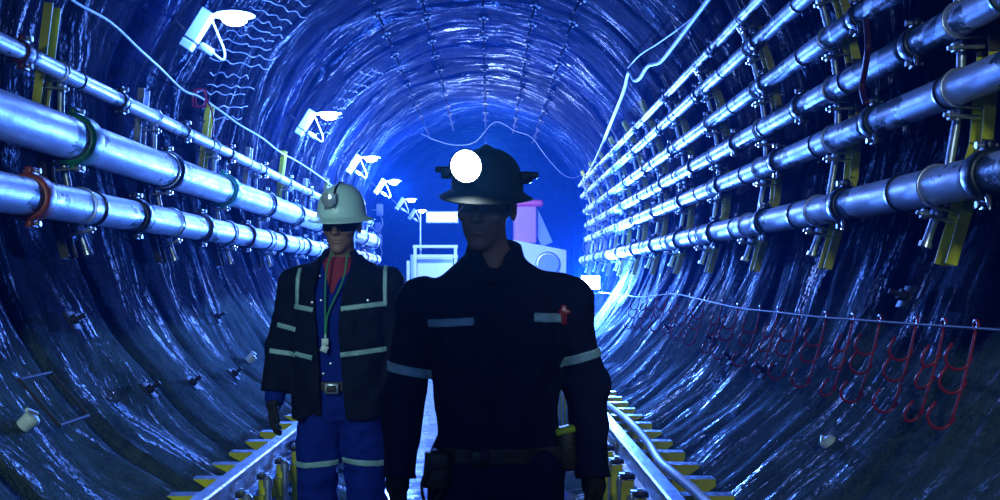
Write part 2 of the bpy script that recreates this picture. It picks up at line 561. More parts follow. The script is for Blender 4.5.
# ------------------------------------------------------------------ pipe brackets
def bracket(y, side, pipes, col, label, group, lo=.33, hi=.22):
    ths = [math.atan2(z-CZ, x-CX) for x, z, r in pipes]
    if side < 0: ths = [t if t > 0 else t+2*PI for t in ths]
    a0 = ths[0] - side*lo/R*1.0
    a1 = ths[-1] + side*hi/R
    base = ring_pt(a0, y, .08)
    root = thing('pipe_bracket', base, label, 'bracket', group)
    # channel that follows the lining in straight runs
    nseg = len(pipes)
    cuts = [a0] + [(ths[i]+ths[i+1])/2 for i in range(len(ths)-1)] + [a1]
    for i in range(len(cuts)-1):
        p, q = ring_pt(cuts[i], y, .075), ring_pt(cuts[i+1], y, .075)
        g = MB()
        inward = (Vector((CX, y, CZ)) - (p+q)/2); inward.y = 0; inward.normalize()
        w, t, d = .062, .008, .05
        prof = [(-w, 0), (w, 0), (w, d), (w-t, d), (w-t, t), (-w+t, t), (-w+t, d), (-w, d)]
        g.extrude(prof, p, q, up=inward)
        g.build('channel', M[col[i % len(col)]], root, smooth=False, recalc=True)
    # silver strut beside the channel, seen between the pipes
    for i in range(len(ths)):
        t0 = ths[i] - side*(pipes[i][2]+.18)/R if i == 0 else (ths[i-1] + side*(pipes[i-1][2]+.02)/R)
        t1 = ths[i] - side*(pipes[i][2]+.02)/R
        if abs(t1-t0)*R < .04: continue
        g = MB()
        yy = y + .11
        p, q = ring_pt(t0, yy, .17), ring_pt(t1, yy, .17)
        g.cyl(p, q, .020, n=10, mi=0)
        for e in (p, q):
            g.cyl(e + (q-p).normalized()*(-.012), e + (q-p).normalized()*.012, .030, n=6, mi=1)
        g.build('strut', [M['zinc'], M['bolt']], root)
    for (x, z, r), th in zip(pipes, ths):          # U-bolt saddle
        g = MB()
        rr = r + .008
        inw = Vector((-math.cos(th), 0, -math.sin(th)))
        tan = Vector((-math.sin(th), 0, math.cos(th)))
        c = Vector((x, y, z))
        pts = [c - inw*.16 + tan*rr]
        for k in range(13):
            a = PI*k/12
            pts.append(c + tan*(rr*math.cos(a)) + inw*(rr*math.sin(a)))
        pts.append(c - inw*.16 - tan*rr)
        g.tube(pts, .007, 6)
        bl = c - inw*(r+.02)
        g.box(c - inw*(r + .055), (.05, .09, .05), mi=1)
        # stub bolt with nut poking into the tunnel below the pipe
        s0 = c - tan*side*(r+.05) - inw*.10
        g.cyl(s0, s0 + inw*.16, .010, n=8, mi=0)
        g.cyl(s0 + inw*.115, s0 + inw*.14, .022, n=6, mi=0)
        g.build('pipe_clamp', [M['bolt'], M['darksteel']], root)
    return root

y = 4.72; k = 0
while y < 22.5:
    bracket(y, 1, RP, ['yellow', 'yellow', 'brown', 'yellow', 'yellow', 'brown'] if k < 5 else ['yellow'],
            'yellow channel bracket holding the six stacked pipes', 'brackets behind the six pipes')
    y += 1.70; k += 1
y = on_wall(52, 252, .1).y + .22; k = 0
while y < 22.5:
    if k % 2 == 0:
        bracket(y, -1, LP, ['brown', 'brown', 'yellow'], 'bracket with bright yellow upper channel behind the three pipes',
                'yellow-topped brackets behind the three pipes', lo=.28, hi=.38)
    else:
        bracket(y, -1, LP, ['brown', 'dgreen', 'zinc'], 'dark bracket without yellow paint behind the three pipes',
                'dark brackets behind the three pipes', lo=.28, hi=.20)
    y += 1.75; k += 1

# ------------------------------------------------------------------ track on raised frames
def rail(xc, label, side):
    root = thing('rail', (xc, 2.2, .38), label, 'rail')
    h = .145
    prof = [(-.050, 0), (.050, 0), (.050, .012), (.010, .022), (.010, .100), (.034, .112), (.036, .138), (.028, .145),
            (-.028, .145), (-.036, .138), (-.034, .112), (-.010, .100), (-.010, .022), (-.050, .012)]
    g = MB(); g.extrude(prof, (xc, 2.2, .38), (xc, 23.5, .38)); g.build('rail_bar', M['rail'], root, smooth=False, recalc=True)
    y = 3.6
    while y < 23:          # fishplates, bolted
        for s in (-1, 1):
            g = MB()
            g.box((xc + s*.017, y, .435), (.012, .42, .055), mi=0)
            for dy in (-.15, -.05, .05, .15):
                g.cyl((xc + s*.02, y+dy, .435), (xc + s*.034, y+dy, .435), .012, n=6, mi=1)
            g.build('fishplate', [M['rail'], M['bolt']], root)
        y += 3.0
    return root
rail(-1.165, 'wet steel rail beside the man in the blue trousers', -1)
rail(.755, 'wet steel rail with a white hose lying along it', 1)

def circ_z(x):
    return CZ - math.sqrt(R*R - (x-CX)**2)

def frame_(xr, side, y):
    """one yellow support: cross channel out to the lining, leg down beside the walkway"""
    xi = xr - side*.095
    zt = .375
    # outer end where the lining is
    xo = CX + side*(math.sqrt(R*R - (zt-.03-CZ)**2) + .02)
    root = thing('track_support', (xi, y, circ_z(xi)),
                 'yellow steel support under the rail %s' % ('beside the white hose' if side > 0 else 'nearer the man in blue trousers'),
                 'track support', 'track supports on the %s side' % ('hose' if side > 0 else 'jacketed man'))
    g = MB()
    w = .085
    L = abs(xo-xi)
    xm = (xo+xi)/2
    g.box((xm, y+.0, zt-.045), (L, .012, .09), mi=0)                 # web facing the walkway
    g.box((xm, y+.05, zt-.003), (L, .10, .008), mi=1)                # top flange, bluish grey steel
    g.box((xm, y+.05, zt-.088), (L, .10, .008), mi=0)
    g.build('crossbeam', [M['yellow'], M['rail']], root, smooth=False)
    zb = circ_z(xi) - .01
    ztop = .47
    lx = xi + (.0 if side > 0 else -.012); lw = .060 if side > 0 else .034
    g = MB()
    g.box((lx, y+.03, (ztop+zb)/2-.01), (lw, .010, ztop-zb-.03), mi=0)
    g.box((lx - side*lw/2, y+.055, (ztop+zb)/2-.01), (.006, .05, ztop-zb-.03), mi=0)
    g.build('leg', M['yellow'], root, smooth=False)
    g = MB()
    pr = .008 if side > 0 else .015
    px_ = lx - side*(lw/2 + pr + .004) if side > 0 else xi + .022
    g.cyl((px_, y-.005, zb-.02), (px_, y-.005, ztop-.012), pr, n=12, mi=0)
    g.cyl((px_, y-.005, ztop-.05), (px_, y-.005, ztop-.012), pr*1.5, n=12, mi=0)
    g.cyl((px_, y-.005, ztop-.012), (px_, y-.005, ztop+.003), pr*1.5, pr*.6, n=12, mi=0)
    g.build('prop', M['zinc'], root)
    g = MB()
    g.box((lx, y+.045, ztop-.008), (lw+.012, .075, .022), mi=0)
    g.cyl((lx, y+.03, ztop+.002), (lx, y+.03, ztop+.018), .012, n=6, mi=1)
    g.build('cap_plate', [M['darksteel'], M['bolt']], root)
    return root
for side, xr in ((-1, -1.165), (1, .755)):
    f0 = frame_(xr, side, 3.9)
    for k in range(1, 44):
        dup(f0, (f0.location.x, 3.9 + .44*k, f0.location.z))

# ------------------------------------------------------------------ hoses and cables
def cable(name, pts, r, mat, label, cat, k=6, n=8):
    g = MB(); g.tube(smooth_path(pts, k), r, n)
    o = g.build(name, mat)
    # put the origin at the start of the run
    p = Vector(pts[0]); o.location = p
    for v in o.data.vertices: v.co -= p
    return tag(o, label, cat)

pts = []
y = 3.4
while y < 19:
    pts.append((.955 + .022*math.sin(y*1.9) + .012*math.sin(y*4.1), y, .415 + .010*math.sin(y*3.7))); y += .35
cable('hose', pts, .025, M['cable'], 'white hose lying along the outer edge of the rail', 'hose', 3, 10)

# white conduit that staggers up the right wall
cp = [(735, -40), (708, 0), (690, 24), (672, 48), (660, 62), (648, 66), (640, 78), (634, 80), (629, 72), (624, 90), (617, 108), (608, 130), (600, 150), (590, 170), (583, 180)]
cable('conduit', [on_wall(x, y, .10) for x, y in cp], .021, M['cable'], 'thick white cable zigzagging down the lining above the six pipes', 'cable', 4, 10)
cp = [(770, -60), (715, -5), (690, 20), (660, 42), (640, 55), (628, 68)]
cable('thin_cable', [on_wall(x, y, .06) for x, y in cp], .008, M['cable'], 'thin pale wire along the lining above the white cable', 'cable', 4)
cp = [(40, -25), (75, 2), (110, 22), (140, 50), (160, 68), (183, 90), (200, 97), (222, 112), (240, 125), (262, 138), (280, 152), (300, 163), (322, 178), (340, 192)]
cable('thin_cable', [on_wall(x, y, .12) for x, y in cp], .010, M['cable'], 'white cable sagging along the wall over the three pipes', 'cable', 5)
lp = on_wall(200, 98, .14)
g = MB(); pts = []
for k in range(41):
    a = 2*PI*k/20
    pts.append(lp + Vector((.06*math.sin(a*.5)*.3 + .05*math.cos(a), .02*math.sin(a*1.5), .085*math.sin(a) + .01*math.sin(3*a))))
g.tube(pts, .007, 8)
g.tube(smooth_path([pts[0], pts[0]+Vector((.03, .1, -.12)), pts[0]+Vector((.01, .2, -.3))]), .007, 8)
o = g.build('cable_coil', M['redpaint']); tag(o, 'loop of red cable hanging on the white wire over the three pipes', 'cable')
cable('hanging_strap', [on_wall(866, 20, .30), on_wall(868, 45, .36), on_wall(865, 70, .34), on_wall(862, 88, .34), on_wall(866, 104, .35)],
      .016, M['maroon'], 'dark red strap draped over the upper silver pipes', 'strap', 6)

# cable swagged across the mouth
cp = [(412, 128), (426, 136), (438, 141), (455, 145), (475, 142), (495, 122), (515, 131), (531, 137), (545, 155), (560, 172), (572, 178), (583, 174)]
cable('swagged_cable', [at(x, y, 22.8) for x, y in cp], .007, M['gcable'], 'thin cable swagged across the bright mouth of the tunnel', 'cable', 5)

# rope along the right wall with its hangers
def rope_pt(x):
    # drawn line in the picture from (600,292) to (1000,328)
    xs = [(596, 292), (640, 297), (675, 294), (740, 308), (820, 317), (900, 323), (1000, 330), (1080, 337)]
    for (a, ya), (b, yb) in zip(xs, xs[1:]):
        if a <= x <= b:
            return on_wall(x, ya + (yb-ya)*(x-a)/(b-a), .17)
rp_ = [rope_pt(x) for x in (1075, 1000, 940, 900, 860, 820, 780, 740, 705, 675, 655, 640, 625, 612, 604, 598)]
cable('wall_rope', rp_, .006, M['gcable'], 'thin grey line strung along the wall carrying the red hangers', 'rope', 4)

def hanger(x, flip, label):
    p = rope_pt(x)
    root = thing('cable_hanger', p, label, 'hanger', 'red cable hangers on the rope')
    th = theta_of(p)
    L = .355
    a = p + Vector((0, 0, .02))
    ins0 = .17
    th2 = th - L/R
    rod = [ring_pt(th + (th2-th)*k/8, p.y, ins0 - .015*k) for k in range(9)]
    g = MB()
    # eye over the rope
    eye = [rod[0] + Vector((.0, .018*math.cos(t), .018*math.sin(t)+.012)) for t in [2*PI*i/12 for i in range(13)]]
    g.tube(eye, .0055, 6)
    g.tube(rod, .006, 8)
    g.build('rod', M['redpaint'], root)
    for f_ in (.34, .68, 1.0):
        q = rod[int(round(8*f_))]
        thq = th + (th2-th)*f_
        dn = Vector((math.sin(thq), 0, -math.cos(thq)))
        if dn.z > 0: dn = -dn
        inw = Vector((-math.cos(thq), 0, -math.sin(thq)))
        w = .045
        hp = [q - dn*.03, q]
        for k in range(1, 10):
            t = PI*1.05*k/9
            hp.append(q + inw*(w*(1-math.cos(t))*(1 if not flip else .62)) + dn*(w*math.sin(t)) + Vector((0, .0, 0)))
        hp.append(hp[-1] - dn*.025)
        g = MB(); g.tube(hp, .006, 8)
        g.build('hook', M['redpaint'], root)
    return root
hx = [(976, 0), (944, 1), (916, 0), (880, 0), (853, 1), (826, 0), (800, 0), (778, 1), (760, 0), (738, 0), (722, 1), (705, 0), (690, 0), (678, 1), (667, 0), (657, 0), (648, 1), (640, 0)]
for i, (x, fl_) in enumerate(hx):
    lab = 'red three-hook cable hanger on the wall rope'
    if i == 0: lab = 'red three-hook hanger on the rope, the end one with the widest hooks'
    elif i == 1: lab = 'red hanger with narrow hooks between the two with the widest hooks'
    elif i == 2: lab = 'red hanger with wide dark hooks, third from the end of the rope'
    h = hanger(x, fl_, lab)
    if i < 3: h['group'] = ''; del h['group']

# ------------------------------------------------------------------ fittings on the walls
def wall_frame(px, py, label, with_frame):
    p = on_wall(px, py, .05); th = theta_of(p)
    inw = Vector((CX-p.x, 0, CZ-p.z)).normalized(); tan = Vector((0, 1, 0)).cross(inw)
    root = thing('grout_port', p, label, 'wall fitting')
    g = MB()
    g.lathe(p - inw*.03, inw, [(-.06, .034), (-.01, .038), (.006, .034), (.012, .02), (.012, .0)], 20)
    g.build('cap', M['white'], root)
    g = MB(); g.cyl(p - inw*.005, p - inw*.0 - tan*.03 + Vector((0, -.07, 0)), .010, n=10)
    g.build('nozzle', M['white'], root)
    if with_frame:
        cs = [p + tan*a*.13 + Vector((0, b*.17, 0)) + inw*.10 for a, b in ((-1, -1), (1, -1), (1, 1), (-1, 1), (-1, -1))]
        g = MB()
        for a, b in zip(cs, cs[1:]): g.cyl(a, b, .008, n=8)
        g.build('wire_frame', M['rust'], root)
    return root
wall_frame(38, 413, 'pale round cap inside a square wire frame low on the muddy wall', True)
wall_frame(822, 436, 'pale round cap on the muddy wall below the red hangers', False)
wall_frame(256, 354, 'small pale round cap on the wall behind the jacketed man', False)

# rebar stubs with dark plates sticking out of the lining
def stub(px, py, label, grp):
    p = on_wall(px, py, .02); inw = Vector((CX-p.x, 0, CZ-p.z)).normalized()
    root = thing('anchor_bolt', p, label, 'bolt', grp)
    tan = Vector((0, 1, 0)).cross(inw)
    g = MB()
    rot = Matrix((tan, Vector((0, 1, 0)), inw)).transposed()
    g.box(p + inw*.012, (.11, .11, .012), rot)
    g.build('plate', M['rust'], root)
    g = MB()
    g.cyl(p, p + inw*.10 + Vector((0, 0, -.01)), .013, n=8)
    g.cyl(p + inw*.02, p + inw*.05, .028, n=6)
    g.build('threaded_rod', M['rust'], root)
    return root
for px, py in ((147, 392), (190, 385), (232, 376), (70, 322), (215, 318)):
    stub(px, py, 'dark anchor bolt on the lower wall below the three pipes', 'anchor bolts under the three pipes')
for px, py in ((908, 298), (768, 373), (716, 342), (735, 360), (672, 330)):
    stub(px, py, 'dark anchor bolt on the lower wall around the red hangers', 'anchor bolts around the hangers')

# crown: rows of plates, rods and straps along the roof
def roof_bolt(th, y):
    p = ring_pt(th, y, -.01); inw = Vector((-math.cos(th), 0, -math.sin(th))); tan = Vector((-math.sin(th), 0, math.cos(th)))
    root = thing('roof_bolt', p, 'dark roof bolt with plate and strap in the rows along the crown', 'roof bolt', 'roof bolts along the crown')
    rot = Matrix((tan, Vector((0, 1, 0)), inw)).transposed()
    g = MB(); g.box(p + inw*.03, (.12, .12, .014), rot); g.build('plate', M['rust'], root)
    g = MB(); g.cyl(p, p + inw*.20, .015, n=8); g.cyl(p + inw*.035, p + inw*.075, .034, n=6); g.build('threaded_rod', M['rust'], root)
    g = MB(); g.box(p + inw*.045, (.04, .34, .010), rot); g.build('strap', M['rust'], root)
    return root
for (dx, dz) in ((-.42, 1), (-.24, 1), (-.02, 1), (.17, 1), (.33, 1)):
    pr = on_wall(489 + dx*200, 280 - dz*200); th = theta_of(pr)
    proto = None
    y = 8.2 + random.random()*.4
    while y < 23.6:
        yy = y + random.uniform(-.12, .12)
        if proto is None: proto = roof_bolt(th, yy)
        else: dup(proto, (proto.location.x, yy, proto.location.z))
        y += 1.15

# exposed reinforcing mesh between two ribs
def mesh_panel(y0, y1, pa, pb, n, label):
    ta, tb = theta_of(on_wall(*pa)), theta_of(on_wall(*pb))
    if ta < 0: ta += 2*PI
    if tb < 0: tb += 2*PI
    root = thing('wire_mesh_panel', ring_pt(ta, y0, .05), label, 'wire mesh')
    rnd = random.Random(int(y0*10))
    for i in range(n):
        th = ta + (tb-ta)*i/(n-1)
        s, e = y0 + rnd.uniform(-.1, .25), y1 + rnd.uniform(-.35, .1)
        pts = []
        for k in range(13):
            y = s + (e-s)*k/12
            pts.append(ring_pt(th - .07*(y-s) + .006*math.sin(k*1.9+i) + .004*rnd.uniform(-1, 1), y, .09 + .01*math.sin(k*1.3+i*2)))
        g = MB(); g.tube(smooth_path(pts, 2), .008, 7); g.build('wire', M['darksteel'], root)
    for y in (y0+.35, y1-.45):
        pts = [ring_pt(ta + (tb-ta)*k/24, y, .085) for k in range(25)]
        g = MB(); g.tube(pts, .007, 6); g.build('tie_wire', M['darksteel'], root)
    return root
mesh_panel(9.3, 11.0, (225, 137), (300, 38), 14, 'bare wavy wires of reinforcing mesh beyond the big wall lamp')
mesh_panel(14.6, 15.7, (330, 150), (375, 80), 9, 'farther patch of bare wavy mesh wires near the second wall lamp')
mesh_panel(20.2, 21.4, (270, 300), (262, 240), 7, 'bare mesh wires on the wall below the three pipes')

# ------------------------------------------------------------------ wall lamps
def wall_lamp(Y, label, dim=1.):
    # bulb hangs just inside the lining on the side of the three pipes
    c = Vector((-1.92 + 0*Y, Y, CAMZ + 1.97))
    root = thing('wall_lamp', c, label, 'lamp')
    bx = c + Vector((-.28, 0, -.07))
    g = MB()
    rot = Matrix.Rotation(rad(32), 3, 'Y').to_4x4()
    g.box(bx + Vector((.02, 0, .02)), (.10, .10, .26), rot, bev=.008)
    g.box(bx + Vector((-.075, 0, -.125)), (.10, .09, .07), rot, bev=.008)
    g.build('ballast_box', M['white'], root, smooth=False)
    g = MB()
    g.tube([bx + Vector((-.08, .02, -.02)), bx + Vector((-.16, .03, .06)), ring_pt(theta_of(bx), Y+.03, -.02)], .014, 8)
    g.build('wall_bracket', M['zinc'], root)
    g = MB()
    g.box(bx + Vector((.07, 0, -.16)), (.06, .05, .11), Matrix.Rotation(rad(-58), 3, 'Y').to_4x4(), bev=.01)
    g.tube(smooth_path([bx + Vector((.11, 0, -.18)), bx + Vector((.19, 0, -.24)), bx + Vector((.205, 0, -.18)), bx + Vector((.16, 0, -.06)), bx + Vector((.11, 0, .06))]), .009, 8)
    g.build('lead', M['cable'], root)
    # socket, reflector and bulb
    g = MB()
    g.cyl(c + Vector((-.17, 0, .03)), c + Vector((-.06, 0, .02)), .018, .030, n=12)
    g.build('socket', M['white'], root)
    g = MB()
    g.lathe(c + Vector((0, 0, .075)), (0, 0, -1), [(0, .02), (.005, .06), (.02, .11), (.045, .155), (.05, .157), (.05, .150), (.03, .11), (.012, .05)], 28)
    g.build('reflector', M['white'], root)
    g = MB()
    g.ball(c + Vector((0, 0, 0)), .085, 18, 0, (1.15, 1., .62))
    b = g.build('bulb', M['bulb'], root)
    return c
lights = []
def point(loc, power, col, r=.08, name='lamp_light'):
    ld = bpy.data.lights.new(name, 'POINT'); ld.energy = power; ld.color = col; ld.shadow_soft_size = r
    o = bpy.data.objects.new(name, ld); COL.objects.link(o); o.location = loc
    return o
def spot(loc, target, power, col, ang, r=.1, blend=.5, name='spot_light'):
    ld = bpy.data.lights.new(name, 'SPOT'); ld.energy = power; ld.color = col; ld.shadow_soft_size = r
    ld.spot_size = rad(ang); ld.spot_blend = blend
    o = bpy.data.objects.new(name, ld); COL.objects.link(o); o.location = loc
    d = Vector(target) - Vector(loc)
    o.rotation_euler = d.to_track_quat('-Z', 'Y').to_euler()
    return o

BLUE = (.03, .15, 1.0)
SKY = (.065, .21, 1.0)
WHITE = (.75, .88, 1.0)
lab = {8.3: 'big glowing wall lamp with white ballast box, nearest of the row',
       13.2: 'glowing wall lamp second in the row, above the yellow bracket',
       17.9: 'glowing wall lamp third in the row by the bright lining',
       22.2: 'glowing wall lamp fourth in the row at the tunnel mouth',
       27.2: 'small glowing lamp fifth in the row beyond the tunnel mouth',
       31.5: 'small glowing lamp last in the row beyond the tunnel mouth'}
PW = {8.3: 125, 13.2: 300, 17.9: 850, 22.2: 1400, 27.2: 45, 31.5: 45}
for Y in (8.3, 13.2, 17.9, 22.2, 27.2, 31.5):
    c = wall_lamp(Y, lab[Y])
    point(c + Vector((.10, -.20, -.14)), PW[Y], SKY, .08)

# ------------------------------------------------------------------ machine in the chamber
def machine():
    Y = 26.5
    root = thing('mine_locomotive', (.1, Y, .05), 'white mine locomotive with red cab roof standing beyond the mouth behind the leading man', 'locomotive')
    g = MB()
    a = at(517, 240, Y); b = at(565, 249, Y)
    # hood with sloping top edge, as an extruded outline
    prof = [(-.5, .55), (1.86, .55), (1.86, 2.12), (.62, 2.36), (-.5, 2.36)]
    vs = [(x, Y, z) for x, z in prof] + [(x, Y+4.5, z) for x, z in prof]
    n = len(prof)
    for i in range(n):
        j = (i+1) % n
        g._add([vs[i], vs[j], vs[n+j], vs[n+i]], [(0, 1, 2, 3)])
    g._add(vs[:n], [tuple(range(n))]); g._add(vs[n:], [tuple(range(n))])
    g.build('hood', M['white'], root, smooth=False, recalc=True)
    g = MB()
    g.lathe((1.42, Y-.04, 1.78), (0, 1, 0), [(0, .24), (0, .30), (.05, .31)], 32)
    g.build('port_rim', M['zinc'], root)
    g = MB(); g.lathe((1.42, Y-.02, 1.78), (0, 1, 0), [(0, .0), (.01, .24)], 32); g.build('port_glass', M['greyblue'], root)
    g = MB()
    g.box((.88, Y+.9, 2.75), (.55, 1.2, .9), bev=.02); g.build('cab', M['pink'], root, smooth=False)
    g = MB(); g.box((.92, Y+.9, 3.27), (.80, 1.4, .16), bev=.05); g.build('cab_roof', M['red'], root, smooth=False)
    g = MB(); g.box((1.22, Y+.6, 2.75), (.30, .06, 1.05), Matrix.Rotation(rad(-24), 3, 'Y').to_4x4(), bev=.01); g.build('windscreen', M['greyblue'], root, smooth=False)
    for x in (-.25, .6, 1.45):
        g = MB()
        g.cyl((x-.08, Y+.6, .36), (x+.08, Y+.6, .36), .32, n=28)
        g.cyl((x-.10, Y+.6, .36), (x+.10, Y+.6, .36), .10, n=16)
        g.build('wheel', M['darksteel'], root)
    g = MB(); g.box((.70, Y-.10, .72), (2.3, .18, .22), bev=.03); g.build('bumper', M['cream'], root, smooth=False)
    g = MB(); g.cyl((-.30, Y-.12, 1.65), (-.30, Y, 1.65), .15, n=24, mi=1)
    g.lathe((-.30, Y-.125, 1.65), (0, 1, 0), [(0, 0), (0, .12)], 24, 0)
    g.build('headlight', [M['bulb'], M['zinc']], root)
    g = MB(); g.cyl((-.35, Y+.3, 2.36), (-.35, Y+.3, 3.75), .03, n=12)
    g.build('mast', M['zinc'], root)
    g = MB(); g.box((-.35, Y+.2, 3.8), (.30, .12, .20), mi=1, bev=.02)
    g.box((-.35, Y+.135, 3.8), (.25, .01, .15), mi=0)
    g.build('work_light', [M['bulb'], M['darksteel']], root, smooth=False)
    return root
machine()

def gantry():
    Y = 25.6
    root = thing('work_platform', (-1.4, Y, .1), 'pale yellow and white railed platform beside the locomotive beyond the mouth', 'platform')
    g = MB()
    g.box((-1.35, Y+.3, 1.25), (1.0, .06, 1.5), bev=.01); g.build('side_panel', M['white'], root, smooth=False)
    for x in (-1.88, -1.72, -.78):
        for yy in (Y,):
            g = MB(); g.box((x, yy, 1.2 if x > -1.85 else 1.05), (.075, .075, 2.0 if x > -1.85 else 1.6), bev=.01); g.build('post', M['cream'], root, smooth=False)
    for z in (2.18, 1.95):
        g = MB(); g.box((-1.25, Y, z), (1.05, .07, .07), bev=.01); g.build('handrail', M['cream'], root, smooth=False)
    g = MB(); g.box((-1.25, Y+.6, .50), (1.2, 1.6, .08), bev=.01); g.build('deck', M['zinc'], root, smooth=False)
    g = MB(); g.cyl((-1.62, Y+.4, .5), (-1.62, Y+.4, 3.0), .03, n=12); g.build('mast', M['zinc'], root)
    g = MB(); g.box((-1.12, Y+.8, 2.9), (.8, .3, .30), bev=.03); g.build('control_box', M['zinc'], root, smooth=False)
    return root
gantry()

# loose gear of the chamber: short hoses and boxes hung on its walls
rnd = random.Random(4)
cols = ['white', 'zinc', 'teal', 'pink', 'cream', 'greyblue']
for i in range(22):
    th = rad((-10 + 8*(i//2 % 4) + rnd.uniform(-2, 2)) if i % 2 else (162 + 8*(i//2 % 4) + rnd.uniform(-2, 2)))
    Y = 25.2 + .72*(i//2)
    rr = 3.05
    p = Vector((CX + rr*math.cos(th), Y, CZ + rr*math.sin(th)))
    side = 1 if math.cos(th) > 0 else -1
    root = thing('junction_box', p, 'small blurred switch box on a bracket far beyond the tunnel mouth', 'electrical box', 'switch boxes beyond the mouth')
    g = MB(); g.box(p, (.18, .2, rnd.uniform(.18, .38)), bev=.02); g.build('body', M[rnd.choice(cols)], root, smooth=False)
    g = MB(); g.cyl(p, p + Vector((side*.6, 0, 0)), .025, n=8); g.build('arm', M['zinc'], root)
    g = MB(); g.tube(smooth_path([p + Vector((0, 0, -.1)), p + Vector((-side*.08, 0, -.4)), p + Vector((side*.1, .1, -.6)), p + Vector((side*.35, .1, -.3))]), .018, 6)
    g.build('lead', M['cable'], root)

# added lamp just inside the mouth, hidden behind the helmet, brightening the crown
HANG = Vector((-.06, 21.4, 3.55))
root = thing('crown_fill_lamp', HANG, 'added bare lamp lighting the crown at the tunnel mouth, hidden behind the helmet', 'lamp')
g = MB(); g.cyl(HANG + Vector((0, 0, .16)), HANG + Vector((0, 0, 1.30)), .007, n=6); g.build('cord', M['bcable'], root)
g = MB(); g.cyl(HANG + Vector((0, 0, .07)), HANG + Vector((0, 0, .17)), .035, .02, n=14); g.build('socket', M['black'], root)
g = MB(); g.ball(HANG, .075, 18); g.build('bulb', M['bulb'], root)

# floodlight on a stand, right of the leading man, at the end of the pipes
fp = Vector((1.62, 17.6, 1.36))
root = thing('floodlight', (fp.x, fp.y, .45), 'glaring floodlight on a short stand at the far end of the six pipes', 'floodlight')
g = MB(); g.box(fp, (.34, .10, .26), mi=0, bev=.02); g.build('housing', M['darksteel'], root, smooth=False)
g = MB(); g.box(fp + Vector((0, -.055, 0)), (.29, .012, .21), mi=0, bev=.003); g.build('lens', M['bulb'], root, smooth=False)
g = MB(); g.tube([fp + Vector((-.19, 0, 0)), fp + Vector((-.19, 0, -.18)), fp + Vector((.19, 0, -.18)), fp + Vector((.19, 0, 0))], .012, 8); g.build('yoke', M['zinc'], root)
g = MB(); g.cyl(fp + Vector((0, 0, -.18)), (fp.x, fp.y, .62), .018, n=10); g.build('pole', M['zinc'], root)
for k in range(3):
    a = 2*PI*k/3 + .5
    g = MB(); g.cyl((fp.x, fp.y, .80), (fp.x + .18*math.cos(a)-.1, fp.y + .25*math.sin(a), .46), .012, n=8); g.build('leg', M['zinc'], root)

# ------------------------------------------------------------------ solid modelling for the figures
def hash3(i, j, k):
    h = (i*374761393 + j*668265263 + k*2147483647) & 0xffffffff
    h = (h ^ (h >> 13))*1274126177 & 0xffffffff
    return ((h ^ (h >> 16)) & 0xffff)/65535.0
def vnoise(x, y, z):
    xi, yi, zi = np.floor(x).astype(np.int64), np.floor(y).astype(np.int64), np.floor(z).astype(np.int64)
    fx, fy, fz = x-xi, y-yi, z-zi
    fx, fy, fz = fx*fx*(3-2*fx), fy*fy*(3-2*fy), fz*fz*(3-2*fz)
    r = 0
    for a in (0, 1):
        for b in (0, 1):
            for c in (0, 1):
                w = (fx if a else 1-fx)*(fy if b else 1-fy)*(fz if c else 1-fz)
                r = r + w*hash3(xi+a, yi+b, zi+c)
    return r*2-1

def sd_cone(P, a, b, ra, rb, sy=1.):
    """capsule with two radii; sy squashes depth about its axis"""
    a, b = np.array(a, float), np.array(b, float)
    X, Y, Z = P
    ba = b-a; L2 = float(ba @ ba) + 1e-9
    t = np.clip(((X-a[0])*ba[0] + (Y-a[1])*ba[1] + (Z-a[2])*ba[2])/L2, 0, 1)
    dx, dy, dz = X-(a[0]+ba[0]*t), (Y-(a[1]+ba[1]*t))/sy, Z-(a[2]+ba[2]*t)
    return np.sqrt(dx*dx+dy*dy+dz*dz) - (ra+(rb-ra)*t)
def sd_ell(P, c, r):
    X, Y, Z = P
    q = np.sqrt(((X-c[0])/r[0])**2 + ((Y-c[1])/r[1])**2 + ((Z-c[2])/r[2])**2)
    return (q-1)*min(r)
def sd_stack(P, prof, cx, cy):
    """torso: list of (z, half width, half depth, dx, dy) from the bottom up"""
    X, Y, Z = P
    zs = [p[0] for p in prof]
    A = np.interp(Z, zs, [p[1] for p in prof]); B = np.interp(Z, zs, [p[2] for p in prof])
    dx = np.interp(Z, zs, [p[3] for p in prof]); dy = np.interp(Z, zs, [p[4] for p in prof])
    q = ((np.abs((X-cx-dx)/A))**2.4 + (np.abs((Y-cy-dy)/B))**2.4)**(1/2.4)
    d = (q-1)*np.minimum(A, B)
    return np.maximum(d, np.maximum(zs[0]-Z, Z-zs[-1]))
def sd_box(P, c, h, M3=None):
    X, Y, Z = P[0]-c[0], P[1]-c[1], P[2]-c[2]
    if M3 is not None:
        X, Y, Z = (M3[0][0]*X+M3[0][1]*Y+M3[0][2]*Z, M3[1][0]*X+M3[1][1]*Y+M3[1][2]*Z, M3[2][0]*X+M3[2][1]*Y+M3[2][2]*Z)
    return np.maximum(np.maximum(np.abs(X)-h[0], np.abs(Y)-h[1]), np.abs(Z)-h[2])
def smin(a, b, k):
    h = np.clip(.5+.5*(b-a)/k, 0, 1)
    return b*(1-h)+a*h-k*h*(1-h)
def smax(a, b, k): return -smin(-a, -b, k)

